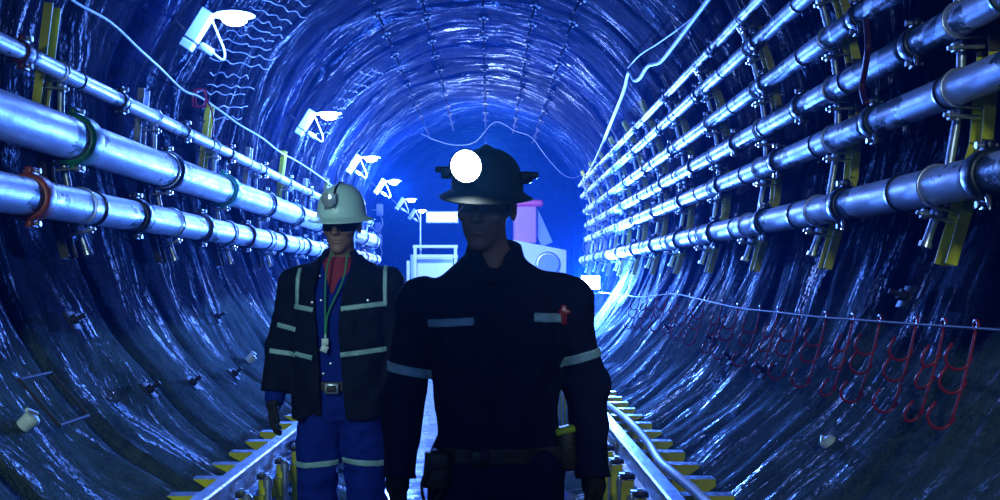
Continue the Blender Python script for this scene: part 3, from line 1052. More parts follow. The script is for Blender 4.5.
def polygonise(f, lo, hi, h):
    lo, hi = np.array(lo, float), np.array(hi, float)
    n = np.ceil((hi-lo)/h).astype(int)+1
    ax = [lo[i]+h*np.arange(n[i]) for i in range(3)]
    V = f(np.meshgrid(*ax, indexing='ij')).astype(np.float32)
    s = V < 0
    cnt = np.zeros(tuple(n-1), np.int8); acc = np.zeros(tuple(n-1)+(3,), np.float32)
    def sl(o): return tuple(slice(o[i], n[i]-1+o[i]) for i in range(3))
    for axis in range(3):
        o2 = [i for i in range(3) if i != axis]
        for a in (0, 1):
            for b in (0, 1):
                o = [0, 0, 0]; o[o2[0]] = a; o[o2[1]] = b
                p = list(o); p[axis] = 1
                v0, v1 = V[sl(o)], V[sl(p)]
                m = (v0 < 0) != (v1 < 0)
                t = np.where(m, v0/np.where(m, v0-v1, 1), 0)
                cnt += m
                for c in range(3):
                    acc[..., c] += np.where(m, (t if c == axis else o[c]), 0)
    act = cnt > 0
    idx = -np.ones(act.shape, np.int64); idx[act] = np.arange(act.sum())
    ijk = np.argwhere(act)
    vs = lo + h*(ijk + acc[act]/cnt[act][:, None])
    fs = []
    for axis in range(3):
        o2 = [(axis+1) % 3, (axis+2) % 3]
        sa = [slice(None)]*3; sb = [slice(None)]*3
        sa[axis] = slice(0, -1); sb[axis] = slice(1, None)
        ch = s[tuple(sa)] != s[tuple(sb)]
        q = np.argwhere(ch)
        ok = (q[:, o2[0]] > 0) & (q[:, o2[1]] > 0) & (q[:, o2[0]] < n[o2[0]]-1) & (q[:, o2[1]] < n[o2[1]]-1)
        q = q[ok]
        if not len(q): continue
        e0 = np.zeros(3, int); e0[o2[0]] = 1; e1 = np.zeros(3, int); e1[o2[1]] = 1
        A = idx[tuple((q-e0-e1).T)]; B = idx[tuple((q-e1).T)]; C = idx[tuple(q.T)]; D = idx[tuple((q-e0).T)]
        ins = s[tuple(q.T)]
        F4 = np.stack([A, B, C, D], 1)
        F4[~ins] = F4[~ins][:, ::-1]
        fs.append(F4)
    fs = np.concatenate(fs)
    return vs, fs

def solid(name, f, lo, hi, h, mat, parent, label=None):
    vs, fs = polygonise(f, lo, hi, h)
    inv = world_loc(parent)
    vs = vs - np.array(inv)
    me = bpy.data.meshes.new(name)
    me.vertices.add(len(vs)); me.vertices.foreach_set('co', vs.astype(np.float32).ravel())
    me.loops.add(len(fs)*4); me.loops.foreach_set('vertex_index', fs.astype(np.int32).ravel())
    me.polygons.add(len(fs)); me.polygons.foreach_set('loop_start', np.arange(0, len(fs)*4, 4, dtype=np.int32))
    me.polygons.foreach_set('loop_total', np.full(len(fs), 4, np.int32))
    me.update(calc_edges=True); me.validate()
    me.polygons.foreach_set('use_smooth', [True]*len(me.polygons))
    me.materials.append(mat)
    o = bpy.data.objects.new(name, me); COL.objects.link(o); o.parent = parent
    if label: o['label'] = label
    return o

def rotm(yaw, pitch, roll):
    return (Matrix.Rotation(rad(yaw), 3, 'Z') @ Matrix.Rotation(rad(pitch), 3, 'X') @ Matrix.Rotation(rad(roll), 3, 'Y'))

def to_local(P, c, Rm):
    Ri = Rm.transposed()
    X, Y, Z = P[0]-c[0], P[1]-c[1], P[2]-c[2]
    return [Ri[i][0]*X + Ri[i][1]*Y + Ri[i][2]*Z for i in range(3)]

def sd_head(P, c, Rm, s=1.):
    L = [q/s for q in to_local(P, c, Rm)]
    d = sd_ell(L, (0, .012, .035), (.077, .095, .088))
    d = smin(d, sd_ell(L, (0, -.022, -.045), (.060, .066, .072)), .03)
    d = smin(d, sd_ell(L, (0, -.068, -.100), (.026, .022, .018)), .025)          # chin
    d = smin(d, sd_ell(L, (0, -.072, .030), (.056, .018, .012)), .02)            # brow
    for sx in (-1, 1):
        d = smin(d, sd_ell(L, (sx*.043, -.066, -.020), (.022, .018, .016)), .02)  # cheekbones
        d = smax(d, -sd_ell(L, (sx*.031, -.098, .010), (.017, .016, .011)), .012)
        d = smin(d, sd_ell(L, (sx*.031, -.074, .009), (.012, .012, .010)), .003)  # eyes
        ear = sd_ell(L, (sx*.080, .012, -.004), (.010, .020, .032))
        ear = smax(ear, -sd_ell(L, (sx*.090, .006, -.001), (.007, .010, .018)), .006)
        d = smin(d, ear, .008)
    nose = smin(sd_cone(L, (0, -.086, .018), (0, -.108, -.022), .009, .013),
                smin(sd_ell(L, (.012, -.096, -.026), (.009, .011, .008)), sd_ell(L, (-.012, -.096, -.026), (.009, .011, .008)), .006), .008)
    d = smin(d, nose, .008)
    lips = smin(sd_ell(L, (0, -.086, -.055), (.026, .011, .006)), sd_ell(L, (0, -.084, -.066), (.022, .011, .007)), .003)
    d = smin(d, lips, .006)
    d = smax(d, -sd_ell(L, (0, -.098, -.0605), (.026, .012, .0018)), .003)
    return d*s

def sd_hand(P, wrist, elbow, palm_in, grow=0., curl=.6):
    """five separate fingers hanging from the wrist; palm_in: +1 when the thigh is towards +x"""
    w = np.array(wrist, float)
    ax = np.array(wrist, float)-np.array(elbow, float); ax /= np.linalg.norm(ax)
    dn = ax
    fw = np.array((0, -1, 0.)); fw -= dn*(fw @ dn); fw /= np.linalg.norm(fw)        # thumb side
    inn = np.cross(dn, fw); inn *= np.sign(inn[0])*palm_in if inn[0] != 0 else 1    # palm side
    def pt(a, b, c): return w + dn*a + fw*b + inn*c
    d = sd_cone(P, pt(.0, 0, 0), pt(.03, .003, .0), .026+grow, .030+grow)
    palm = smin(sd_cone(P, pt(.035, .020, 0), pt(.088, .028, .004), .017+grow, .014+grow),
           smin(sd_cone(P, pt(.035, 0, 0), pt(.092, .006, .004), .019+grow, .014+grow),
                sd_cone(P, pt(.032, -.018, 0), pt(.084, -.022, .004), .016+grow, .013+grow), .02), .02)
    d = smin(d, palm, .02)
    for (b, ln, r, st) in ((.031, .072, .0095, .086), (.010, .082, .0098, .092), (-.010, .076, .0093, .090), (-.029, .060, .0082, .082)):
        segs = (.45, .32, .23); p = pt(st, b, .003); ang = curl*.35
        for i, sg in enumerate(segs):
            q = p + (dn*math.cos(ang) + inn*math.sin(ang))*ln*sg + fw*(b*.02)
            r0 = r*(1-.08*i)+grow; r1 = r*(1-.08*(i+1))+grow
            d = smin(d, sd_cone(P, p, q, r0, r1), .005 if i else .008)
            p = q; ang += curl*.75
    p = pt(.025, .028, .006); q = pt(.055, .052, .016); s_ = pt(.085, .058, .026); e = pt(.108, .055, .034)
    d = smin(d, sd_cone(P, p, q, .014+grow, .012+grow), .012)
    d = smin(d, sd_cone(P, q, s_, .012+grow, .0105+grow), .004)
    d = smin(d, sd_cone(P, s_, e, .0105+grow, .009+grow), .004)
    return d

def folds(P, amp, seed, sx=14., sz=9.):
    X, Y, Z = P
    n = vnoise(X*sx+seed, Y*sx, Z*sz)*amp
    n = n + vnoise(X*sx*2.3+seed, Y*sx*2.3, Z*sz*2.6+5)*amp*.45
    return n

class Fig:
    def __init__(s, root, cx, cy, sh, el, wr, head, Rm, prof, hips, knees, ankles):
        s.root, s.cx, s.cy, s.sh, s.el, s.wr, s.head, s.Rm, s.prof = root, cx, cy, sh, el, wr, head, Rm, prof
        s.hips, s.knees, s.ankles = hips, knees, ankles
    def box(s, m=.0):
        xs = [p[0] for p in s.wr+s.el+s.sh]
        return min(xs)-.12, max(xs)+.12
    def torso(s, P, g):
        prof = [(z, a+g, b+g, dx, dy) for z, a, b, dx, dy in s.prof]
        return sd_stack(P, prof, s.cx, s.cy)
    def arm(s, P, i, g, r=(.062, .048, .036)):
        return smin(sd_cone(P, s.sh[i], s.el[i], r[0]+g, r[1]+g), sd_cone(P, s.el[i], s.wr[i], r[1]+g, r[2]+g), .02)
    def leg(s, P, i, g, r=(.082, .058, .042)):
        return smin(sd_cone(P, s.hips[i], s.knees[i], r[0]+g, r[1]+g), sd_cone(P, s.knees[i], s.ankles[i], r[1]+g, r[2]+g), .02)
    def body(s, h=.006):
        nk = s.head + s.Rm @ Vector((0, .02, -.07))
        base = (s.cx, s.cy+.01, s.sh[0][2]+.03)
        def f(P):
            d = sd_head(P, s.head, s.Rm)
            d = smin(d, sd_cone(P, tuple(nk), base, .054, .062), .02)
            d = smin(d, s.torso(P, -.035), .04)
            for i in (0, 1):
                d = smin(d, s.arm(P, i, -.012), .03)
                d = smin(d, sd_hand(P, s.wr[i], s.el[i], 1 if i == 0 else -1), .015)
                d = smin(d, s.leg(P, i, -.014), .03)
                fx, fy, fz = s.ankles[i]
                d = smin(d, sd_cone(P, (fx, fy, .09), (fx*1., fy-.13, .075), .035, .028), .02)
            return d
        x0, x1 = s.box()
        return solid('body', f, (x0, s.cy-.26, .0), (x1, s.cy+.20, s.head.z+.16), h, M['skin'], s.root)

def helmet(fig, c, Rm, mat, root, ls=1., rx=.120, ry=.142, hh=.135, brim=.035, lampx=0., lamp_on=True, front=.03, clips=True):
    """full-brim hard hat; c is the centre of its rim"""
    def L(p): return c + Rm @ Vector(p)
    g = MB(); n = 48
    rows = []
    for k in range(11):                      # dome from the crown down
        f = k/10*PI/2
        rows.append((math.sin(f)**.85, hh*math.cos(f)**.9 if k < 10 else 0.))
    vs = [L((0, 0, hh))]
    for k, (q, z) in enumerate(rows[1:]):
        for i in range(n):
            t = 2*PI*i/n
            vs.append(L((rx*q*math.cos(t), ry*q*math.sin(t), z)))
    for (e, dz) in ((.006, -.002), (brim*.5, -.010), (brim, -.020), (brim+.003, -.024), (brim*.95, -.026), (brim*.4, -.015), (-.004, -.008)):
        for i in range(n):
            t = 2*PI*i/n
            ex = e + (front*max(0, -math.sin(t))**3 if e > 0 else 0)*e/brim
            lift = .008*math.cos(t)**2*(e/brim if e > 0 else 0)
            vs.append(L(((rx+ex)*math.cos(t), (ry+ex)*math.sin(t), dz + lift)))
    # lining surface back up inside
    for q, z in ((.93, .03), (.75, .085), (.4, .11)):
        for i in range(n):
            t = 2*PI*i/n
            vs.append(L((rx*q*math.cos(t), ry*q*math.sin(t), z)))
    vs.append(L((0, 0, .118)))
    m = (len(vs)-2)//n
    fs = [(0, 1+i, 1+(i+1) % n) for i in range(n)]
    for k in range(m-1):
        fs += [(1+k*n+i, 1+(k+1)*n+i, 1+(k+1)*n+(i+1) % n, 1+k*n+(i+1) % n) for i in range(n)]
    e = len(vs)-1; o = 1+(m-1)*n
    fs += [(e, o+(i+1) % n, o+i) for i in range(n)]
    g._add(vs, fs)
    # raised ridges front to back
    for xo in (-.028, 0, .028):
        pts = []
        for k in range(17):
            f = rad(-72 + 144*k/16)
            pts.append(L((xo, ry*.985*math.sin(f)*math.sqrt(max(0, 1-(xo/rx)**2)), hh*1.005*math.cos(f)**.9*math.sqrt(max(0, 1-(xo/rx)**2)) - .002)))
        g.tube(pts, .007 if xo == 0 else .0045, 8)
    hat = g.build('hard_hat', mat, root)
    # headlamp with bracket and cord over the crown
    g = MB()
    lz = .080; ly = -ry*math.cos(math.asin(min(1, (lz/hh)**1.1)))
    lx = lampx
    pc = Vector((lx, ly-.012, lz))
    g.box(L(pc + Vector((0, .008, -.012))), (.06, .022, .075), Rm.to_4x4(), mi=1, bev=.005)
    prof = [(h_*ls, r_*ls) for h_, r_ in [(0, .0), (0, .036), (.018, .043), (.034, .048), (.040, .048), (.040, .044)]]
    g.lathe(L(pc), Rm @ Vector((0, -1, -.06)), prof, 28, 1)
    g.lathe(L(pc), Rm @ Vector((0, -1, -.06)), [(.036*ls, .044*ls), (.044*ls, .030*ls), (.047*ls, .0)], 28, 0)
    lamp = g.build('headlamp', [M['led'] if lamp_on else M['lensoff'], M['black'] if lamp_on else M['zinc']], hat)
    g = MB(); pts = []
    for k in range(15):
        f = rad(-58 + 130*k/14)
        pts.append(L((lx*.6*math.cos(f)+.004, ry*1.02*math.sin(f), hh*1.03*math.cos(f)**.9)))
    g.tube(pts, .0065, 8)
    g.build('lamp_cord', M['black'], hat)
    if clips:
        for sx in (-1, 1):
            g = MB()
            g.box(L((sx*(rx+.012), -.01, .048)), (.030, .055, .034), Rm.to_4x4(), bev=.005)
            g.box(L((sx*(rx+.030), -.015, .056)), (.036, .030, .018), Rm.to_4x4(), bev=.004)
            g.build('accessory_clip', M['black'], hat)
    return hat, L(pc + Vector((0, -.07, 0)))

# ------------------------------------------------------------------ the leading man
YA = 3.2
def A(px, py, dy=0.): 
    p = at(px, py, YA); return (p.x, YA+dy, p.z)
ra = thing('person', (.02, YA, .05), 'person in dark coveralls and lit headlamp walking in front, arms hanging at the sides', 'person')
RmA = rotm(-16, 8, 5)
headA = Vector(A(486, 208, -.02))
profA = [(.78, .165, .115, 0, .01), (.86, .172, .122, .006, .01), (.93, .166, .118, .006, 0), (1.02, .165, .120, .006, 0), (1.12, .170, .126, .004, 0), (1.22, .195, .135, 0, -.005),
         (1.30, .210, .132, .002, 0), (1.35, .200, .112, .003, .01), (1.40, .145, .090, .002, .015), (1.445, .095, .078, 0, .015), (1.475, .070, .066, 0, .01)]
figA = Fig(ra, .018, YA, [A(420, 305, .01), A(567, 301, .01)], [A(404, 388, .02), A(587, 386, .02)], [A(399, 472, -.03), A(592, 472, -.03)],
           headA, RmA, profA, [(-.075, YA, .86), (.11, YA, .86)], [(-.09, YA-.03, .50), (.13, YA+.02, .50)], [(-.10, YA+.02, .12), (.14, YA+.06, .12)])
figA.body()
def shirtA(P, g=0.):
    d = figA.torso(P, .006)
    for i in (0, 1):
        d = smin(d, sd_cone(P, (figA.cx + (.06 if i else -.06), YA+.02, 1.405), figA.sh[i], .050, .062), .05)
        d = smin(d, figA.arm(P, i, .002, (.063, .056, .050)), np.interp(P[2], [1.18, 1.28], [.010, .045]))
    # bunched cuffs and elbows
    d = d + folds(P, .011, 3.)
    return d - g
def coverA(P):
    d = shirtA(P)
    # stop the sleeves above the hands
    for i in (0, 1):
        w = np.array(figA.wr[i]); e = np.array(figA.el[i]); ax = (w-e)/np.linalg.norm(w-e)
        X, Y, Z = P
        t = (X-w[0])*ax[0]+(Y-w[1])*ax[1]+(Z-w[2])*ax[2]
        far = np.abs(X-figA.cx) > .20
        d = np.where(far, np.maximum(d, t-.012), d)
    for i in (0, 1):
        lg = figA.leg(P, i, .020, (.088, .072, .066)) + folds(P, .006, 11., 11., 7.)
        lg = np.maximum(lg, .10-P[2])
        d = smin(d, lg, .03)
    # neckline
    d = smax(d, -sd_cone(P, (figA.cx, YA-.075, 1.475), (figA.cx, YA-.02, 1.56), .048, .09), .01)
    return d
XA0, XA1 = -.42, .48
solid('coveralls', coverA, (XA0, YA-.24, .08), (XA1, YA+.24, 1.52), .0058, M['navy'], ra)
def collarA(P):
    X, Y, Z = P
    cx, cy = figA.cx-.003, YA+.005
    # tilted ring, higher at the back, open at the front
    q = np.sqrt(((X-cx)/.080)**2 + ((Y-cy)/.078)**2)
    r = (q-1)*.078 - (Z-1.455)*(-.25)
    d = np.abs(r)-.008
    top = 1.500 + (Y-cy)*.32; bot = 1.420 + (Y-cy)*.25
    d = np.maximum(d, np.maximum(Z-top, bot-Z))
    d = np.maximum(d, -(np.maximum(np.abs(X-cx)-.022-(Z-1.44)*.5, Y-cy+.02)))
    return d - .003
solid('collar', collarA, (-.16, YA-.18, 1.36), (.19, YA+.16, 1.58), .0045, M['navy'], ra)
def placketA(P):
    return np.maximum(shirtA(P, .003), np.maximum(np.abs(P[0]-figA.cx)-.02, np.maximum(.93-P[2], np.maximum(P[2]-1.40, P[1]-YA+.03))))
solid('placket', placketA, (-.03, YA-.2, .9), (.07, YA-.02, 1.42), .005, M['navy'], ra)
def chestA(x0, x1, z0, z1, tilt=0., g=.004):
    def f(P):
        z = P[2]-(P[0]-(x0+x1)/2)*tilt
        return np.maximum(shirtA(P, g), np.maximum(np.maximum(x0-P[0], P[0]-x1), np.maximum(np.maximum(z0-z, z-z1), P[1]-YA+.02)))
    return f
def xz(px, py, s=344.): return (px-489)/s, CAMZ-(py-280)/s
for (p0, p1, t) in (((429, 325), (475, 317), .06), ((532, 321), (563, 312), -.05)):
    x0, z0 = xz(*p0); x1, z1 = xz(*p1)
    solid('reflective_tape', chestA(x0, x1, z0, z1, t), (x0-.02, YA-.22, z0-.02), (x1+.02, YA, z1+.02), .0035, M['tape'], ra, 'pale strip across a chest pocket')
    def pocket(P, x0=x0, x1=x1, z0=z0): return np.maximum(chestA(x0-.003, x1+.003, z0-.115, z0+.002, 0, .0022)(P), -1.)
    solid('chest_pocket', pocket, (x0-.02, YA-.22, z0-.14), (x1+.02, YA, z0+.02), .0045, M['navy'], ra)
def badge(P):
    x, z = xz(562, 314)
    a = np.maximum(np.abs(P[0]-x)-.009, np.abs(P[2]-z)-.028); b = np.maximum(np.abs(P[0]-x-.002)-.018, np.abs(P[2]-z-.008)-.007)
    return np.maximum(np.maximum(shirtA(P, .0065), np.minimum(a, b)), P[1]-YA+.02)
bx, bz = xz(562, 314)
solid('badge', badge, (bx-.04, YA-.22, bz-.05), (bx+.04, YA, bz+.05), .003, M['redpaint'], ra, 'small red emblem on the chest')
for i, (c0, c1) in enumerate((((388, 366), (428, 374)), ((562, 362), (598, 352)))):
    p0, p1 = A(*c0), A(*c1)
    mx, mz = (p0[0]+p1[0])/2, (p0[2]+p1[2])/2
    sl_ = (p1[2]-p0[2])/(p1[0]-p0[0])
    def f(P, mx=mx, mz=mz, sl_=sl_, i=i):
        z = P[2]-mz-(P[0]-mx)*sl_
        d = np.maximum(shirtA(P, .004), np.abs(z)-.014)
        return np.maximum(d, np.abs(P[0]-mx)-.085) if True else d
    def fa(P, f=f, i=i, mx=mx):
        d = f(P)
        arm = figA.arm(P, i, .004, (.066, .058, .050)) + folds(P, .011, 3.)
        return np.maximum(d, arm-.012)
    solid('reflective_tape', fa, (mx-.1, YA-.12, mz-.06), (mx+.1, YA+.16, mz+.06), .0035, M['tape'], ra, 'pale band round an upper sleeve')
def beltA(P): return np.maximum(np.maximum(shirtA(P, .007), np.abs(P[2]-.905)-.022), np.abs(P[0]-figA.cx)-.215)
solid('belt', beltA, (figA.cx-.23, YA-.22, .87), (figA.cx+.23, YA+.2, .94), .005, M['leather'], ra)
g = MB(); g.box((figA.cx-.045, YA-.138, .905), (.055, .012, .042), bev=.004); g.box((figA.cx-.045, YA-.146, .905), (.010, .010, .030))
g.build('buckle', M['darksteel'], ra)
g = MB()
x, z = xz(440, 464)
g.box((x, YA-.10, z), (.065, .07, .11), Matrix.Rotation(.1, 3, 'Y').to_4x4(), bev=.012)
g.box((x, YA-.138, z+.03), (.060, .01, .045), bev=.004)
g.cyl((x-.028, YA-.10, z+.05), (x-.035, YA-.10, z-.05), .010, n=10)
g.tube(smooth_path([(x-.01, YA-.14, z+.02), (x-.045, YA-.13, z-.03), (x-.03, YA-.12, z-.10), (x+.01, YA-.12, z-.06)]), .005, 6)
g.build('tool_pouch', M['leather'], ra)
g = MB()
x, z = xz(566, 444)
g.box((x, YA-.02, z-.01), (.05, .09, .12), Matrix.Rotation(-.08, 3, 'Y').to_4x4(), bev=.012, mi=0)
g.box((x-.005, YA-.03, z+.045), (.058, .07, .018), Matrix.Rotation(-.25, 3, 'Y').to_4x4(), bev=.004, mi=1)
o = g.build('side_pouch', [M['leather'], M['lime']], ra); o['label'] = 'dark pouch with a lime edge'
def glove(fig, i, root, mat, cuff=True):
    w, e = fig.wr[i], fig.el[i]
    def f(P):
        d = sd_hand(P, w, e, 1 if i == 0 else -1, .0035)
        ax = np.array(w)-np.array(e); ax /= np.linalg.norm(ax)
        q = np.array(w)-ax*.02
        return smin(d, sd_cone(P, tuple(q), w, .040, .034), .01) + folds(P, .0012, 5., 40, 40)
    return solid('glove', f, (w[0]-.12, w[1]-.13, w[2]-.26), (w[0]+.12, w[1]+.09, w[2]+.07), .0042, mat, root)
for i in (0, 1): glove(figA, i, ra, M['glove'])
for i in (0, 1):
    fx, fy, fz = figA.ankles[i]
    def boot(P, fx=fx, fy=fy):
        d = smin(sd_cone(P, (fx, fy, .26), (fx, fy, .11), .062, .056), sd_cone(P, (fx, fy, .095), (fx, fy-.15, .080), .050, .044), .03)
        return np.maximum(d, .045-P[2])
    solid('boot', boot, (fx-.1, fy-.24, .02), (fx+.1, fy+.1, .34), .007, M['black'], ra)
hatA, lampA = helmet(figA, headA + RmA @ Vector((0, .004, .046)), RmA, M['hat_dark'], ra, rx=.104, ry=.124, hh=.125, brim=.028, lampx=-.022, lamp_on=True)

# ------------------------------------------------------------------ the man in the jacket
YB = 4.95
SB = F/YB
def B(px, py, dy=0.):
    p = at(px, py, YB); return (p.x, YB+dy, p.z)
rb = thing('person', (-.67, YB, .05), 'person in open dark jacket over blue clothes, pale helmet and dark glasses, following behind', 'person')
RmB = rotm(-10, 6, 1)
headB = Vector(B(342, 226, -.01))
cxB = -.672
profB = [(.78, .165, .115, 0, .01), (.86, .175, .120, 0, .01), (.95, .172, .118, 0, 0), (1.04, .176, .120, 0, 0), (1.15, .190, .128, 0, 0), (1.25, .203, .132, 0, -.005),
         (1.34, .205, .126, 0, 0), (1.40, .195, .108, 0, .01), (1.45, .140, .088, 0, .015), (1.485, .090, .075, 0, .015), (1.505, .068, .064, 0, .01)]
figB = Fig(rb, cxB, YB, [B(297, 285, .01), B(386, 283, .01)], [B(281, 345, .03), B(396, 345, .03)], [B(276, 397, -.02), B(402, 400, -.02)],
           headB, RmB, profB, [(cxB-.085, YB, .87), (cxB+.09, YB, .87)], [(cxB-.095, YB-.04, .52), (cxB+.115, YB+.02, .52)], [(cxB-.10, YB+.0, .12), (cxB+.13, YB+.05, .12)])
figB.body()
def innerB(P, g=0.): return figB.torso(P, -.012) + folds(P, .004, 21.) - g
def blueB(P):
    d = innerB(P)
    X, Y, Z = P
    d = smax(d, -np.maximum(np.abs(X-cxB+.02)-(Z-1.33)*.34, Y-YB+.02), .006)     # V neck
    for i in (0, 1):
        w, e = figB.wr[i], figB.el[i]
        d = np.minimum(d, sd_cone(P, tuple(np.array(w)*.8+np.array(e)*.2), w, .046, .047))
    return d
solid('shirt', blueB, (cxB-.40, YB-.2, .82), (cxB+.40, YB+.2, 1.52), .0065, M['blue'], rb)
def teeB(P): return smin(figB.torso(P, -.022), sd_cone(P, (cxB, YB, 1.42), (cxB, YB-.01, 1.475), .075, .062), .03)
solid('t_shirt', teeB, (cxB-.25, YB-.2, 1.18), (cxB+.25, YB+.2, 1.50), .0065, M['tee'], rb)
def jackB(P, g=0.):
    X, Y, Z = P
    prof = [(.79, .205, .140, 0, 0), (.95, .205, .142, 0, 0), (1.10, .208, .146, 0, 0), (1.25, .222, .150, 0, 0), (1.35, .222, .140, 0, 0),
            (1.41, .205, .120, 0, .01), (1.455, .150, .098, 0, .015), (1.49, .105, .085, 0, .015), (1.51, .09, .08, 0, .015)]
    d = sd_stack(P, prof, cxB, YB)
    for i in (0, 1):
        d = smin(d, sd_cone(P, (cxB + (.06 if i else -.06), YB+.02, 1.43), figB.sh[i], .052, .066), .05)
        d = smin(d, figB.arm(P, i, .010, (.066, .060, .054)), .04)
    return d + folds(P, .012, 31., 13., 10.) - g
def openB(P):
    """front opening: narrow at the belt, wide at the collar"""
    X, Y, Z = P
    l = np.interp(Z, [.78, .95, 1.2, 1.35, 1.47, 1.55], [-.060, -.070, -.085, -.095, -.080, -.080])
    r = np.interp(Z, [.78, .95, 1.2, 1.35, 1.47, 1.55], [.045, .030, .012, .030, .070, .080])
    return np.maximum(np.maximum(l-(X-cxB), (X-cxB)-r), Y-YB+.03)
def coatB(P, g=0.):
    d = jackB(P, g)
    X, Y, Z = P
    for i in (0, 1):
        w = np.array(figB.wr[i]); e = np.array(figB.el[i]); ax = (w-e)/np.linalg.norm(w-e)
        t = (X-w[0])*ax[0]+(Y-w[1])*ax[1]+(Z-w[2])*ax[2]
        far = np.abs(X-cxB) > .215
        d = np.where(far & (Z < 1.0), np.maximum(d, t+.025), d)
    d = np.maximum(d, -openB(P))
    d = smax(d, -sd_cone(P, (cxB, YB-.03, 1.50), (cxB, YB-.02, 1.6), .070, .085), .008)
    return d
solid('jacket', coatB, (cxB-.42, YB-.24, .76), (cxB+.44, YB+.24, 1.54), .0062, M['coat'], rb)
def collB(P):
    X, Y, Z = P
    q = np.sqrt(((X-cxB)/.092)**2 + ((Y-YB-.005)/.088)**2)
    r = (q-1)*.09 - (1.47-Z)*.45
    d = np.abs(r)-.009
    d = np.maximum(d, np.maximum(Z-(1.535+(Y-YB)*.25), (1.425+(Y-YB)*.35)-Z))
    return np.maximum(d, -openB(P)) - .002
solid('collar', collB, (cxB-.2, YB-.2, 1.36), (cxB+.2, YB+.2, 1.60), .005, M['coat'], rb)
def tb(px0, py0, px1, py1, nm='reflective_tape', lab='pale strip on the jacket', arm=None):
    """tape on the jacket inside this rectangle of the front"""
    x0, z1 = (px0-489)/SB, CAMZ-(py0-280)/SB
    x1, z0 = (px1-489)/SB, CAMZ-(py1-280)/SB
    def f(P):
        d = coatB(P, .004)
        return np.maximum(d, np.maximum(np.maximum(x0-P[0], P[0]-x1), np.maximum(np.maximum(z0-P[2], P[2]-z1), P[1]-YB+.0)))
    return solid(nm, f, (x0-.02, YB-.24, z0-.02), (x1+.02, YB+.02, z1+.02), .004, M['tape'], rb, lab)
def tbs(x0, y0, x1, y1, wpx, horizontal=True):
    """slanting strip given by its centre line in pixels"""
    a, b = B(x0, y0), B(x1, y1)
    hw = wpx/SB/2
    dx, dz = b[0]-a[0], b[2]-a[2]; L = math.hypot(dx, dz); dx /= L; dz /= L
    def f(P):
        u = (P[0]-a[0])*dx + (P[2]-a[2])*dz
        v = -(P[0]-a[0])*dz + (P[2]-a[2])*dx
        return np.maximum(coatB(P, .004), np.maximum(np.maximum(-u, u-L), np.maximum(np.abs(v)-hw, P[1]-YB-.02)))
    lo = (min(a[0], b[0])-.03, YB-.24, min(a[2], b[2])-.03); hi = (max(a[0], b[0])+.03, YB+.04, max(a[2], b[2])+.03)
    return solid('reflective_tape', f, lo, hi, .004, M['tape'], rb, 'pale strip on the jacket')
tbs(302, 268, 300, 308, 4)
tbs(297, 306, 318, 309, 5)
tbs(386, 262, 387, 306, 4)
tbs(345, 308, 388, 303, 5)
tbs(279, 324, 299, 329, 5)
tbs(271, 350, 299, 354, 5)
tbs(299, 352, 317, 356, 5)
tbs(344, 353, 388, 348, 5)
def trB(P, g=0.):
    d = None
    X = P[0]
    for i in (0, 1):
        lg = figB.leg(P, i, .022, (.085, .070, .066))
        d = lg if d is None else smin(d, lg, .02)
    d = smin(d, np.maximum(figB.torso(P, -.006), P[2]-.945), .03)
    d = np.maximum(d, .10-P[2])
    return d + folds(P, .014, 41., 11., 13.) - g
solid('trousers', trB, (cxB-.27, YB-.22, .08), (cxB+.30, YB+.22, .98), .0065, M['blue'], rb)
def bandB(cx_, slope, zc):
    def f(P): 
        z = P[2]-zc-(P[0]-cx_)*slope
        return np.maximum(np.maximum(trB(P, .004), np.abs(z)-.013), np.abs(P[0]-cx_)-.098)
    return f
for (xx, sl_, zc) in ((figB.knees[0][0]+.002, .05, .588), (figB.knees[1][0]-.0, -.10, .588)):
    solid('reflective_tape', bandB(xx, sl_, zc), (xx-.11, YB-.2, zc-.05), (xx+.11, YB+.2, zc+.05), .0045, M['tape'], rb, 'pale band round a trouser leg')
def beltB(P): return np.maximum(innerB(P, .014), np.abs(P[2]-.93)-.022)
solid('belt', beltB, (cxB-.22, YB-.2, .89), (cxB+.22, YB+.2, .97), .005, M['leather'], rb)
bxp = B(336, 386)
g = MB()
g.box((bxp[0], YB-.140, .925), (.062, .010, .048), bev=.004, mi=0)
g.box((bxp[0], YB-.147, .925), (.040, .008, .028), bev=.003, mi=1)
g.build('buckle', [M['zinc'], M['leather']], rb)
# lanyard, tag and shirt buttons
g = MB()
l0 = B(333, 252); l1 = B(350, 254); le = B(330, 340)
yf = YB-.142
g.tube(smooth_path([(l0[0]+.01, YB-.09, l0[2]), (l0[0]-.012, yf+.012, l0[2]-.10), (le[0], yf-.004, le[2]+.10), (le[0], yf-.004, le[2]+.01)]), .0045, 6)
g.tube(smooth_path([(l1[0], YB-.09, l1[2]), (l1[0]-.015, yf+.012, l1[2]-.12), (le[0]+.012, yf-.004, le[2]+.12), (le[0]+.004, yf-.004, le[2]+.01)]), .0045, 6)
g.build('lanyard', M['lanyard'], rb)
g = MB(); g.box((le[0], yf-.008, le[2]), (.030, .008, .030), bev=.002); g.box((le[0]-.003, yf-.008, le[2]-.03), (.032, .008, .030), Matrix.Rotation(.4, 3, 'Y').to_4x4(), bev=.002)
g.cyl((le[0]+.002, yf-.008, le[2]+.015), (le[0]+.002, yf-.008, le[2]+.035), .004, n=8)
g.build('tag', M['white'], rb)
def sit(fn, x, z, cy):
    """depth of the front surface of a solid at x, z"""
    ys = np.linspace(cy-.22, cy, 90)
    v = fn([np.full_like(ys, x), ys, np.full_like(ys, z)])
    k = np.argmax(v < 0)
    return float(ys[k])
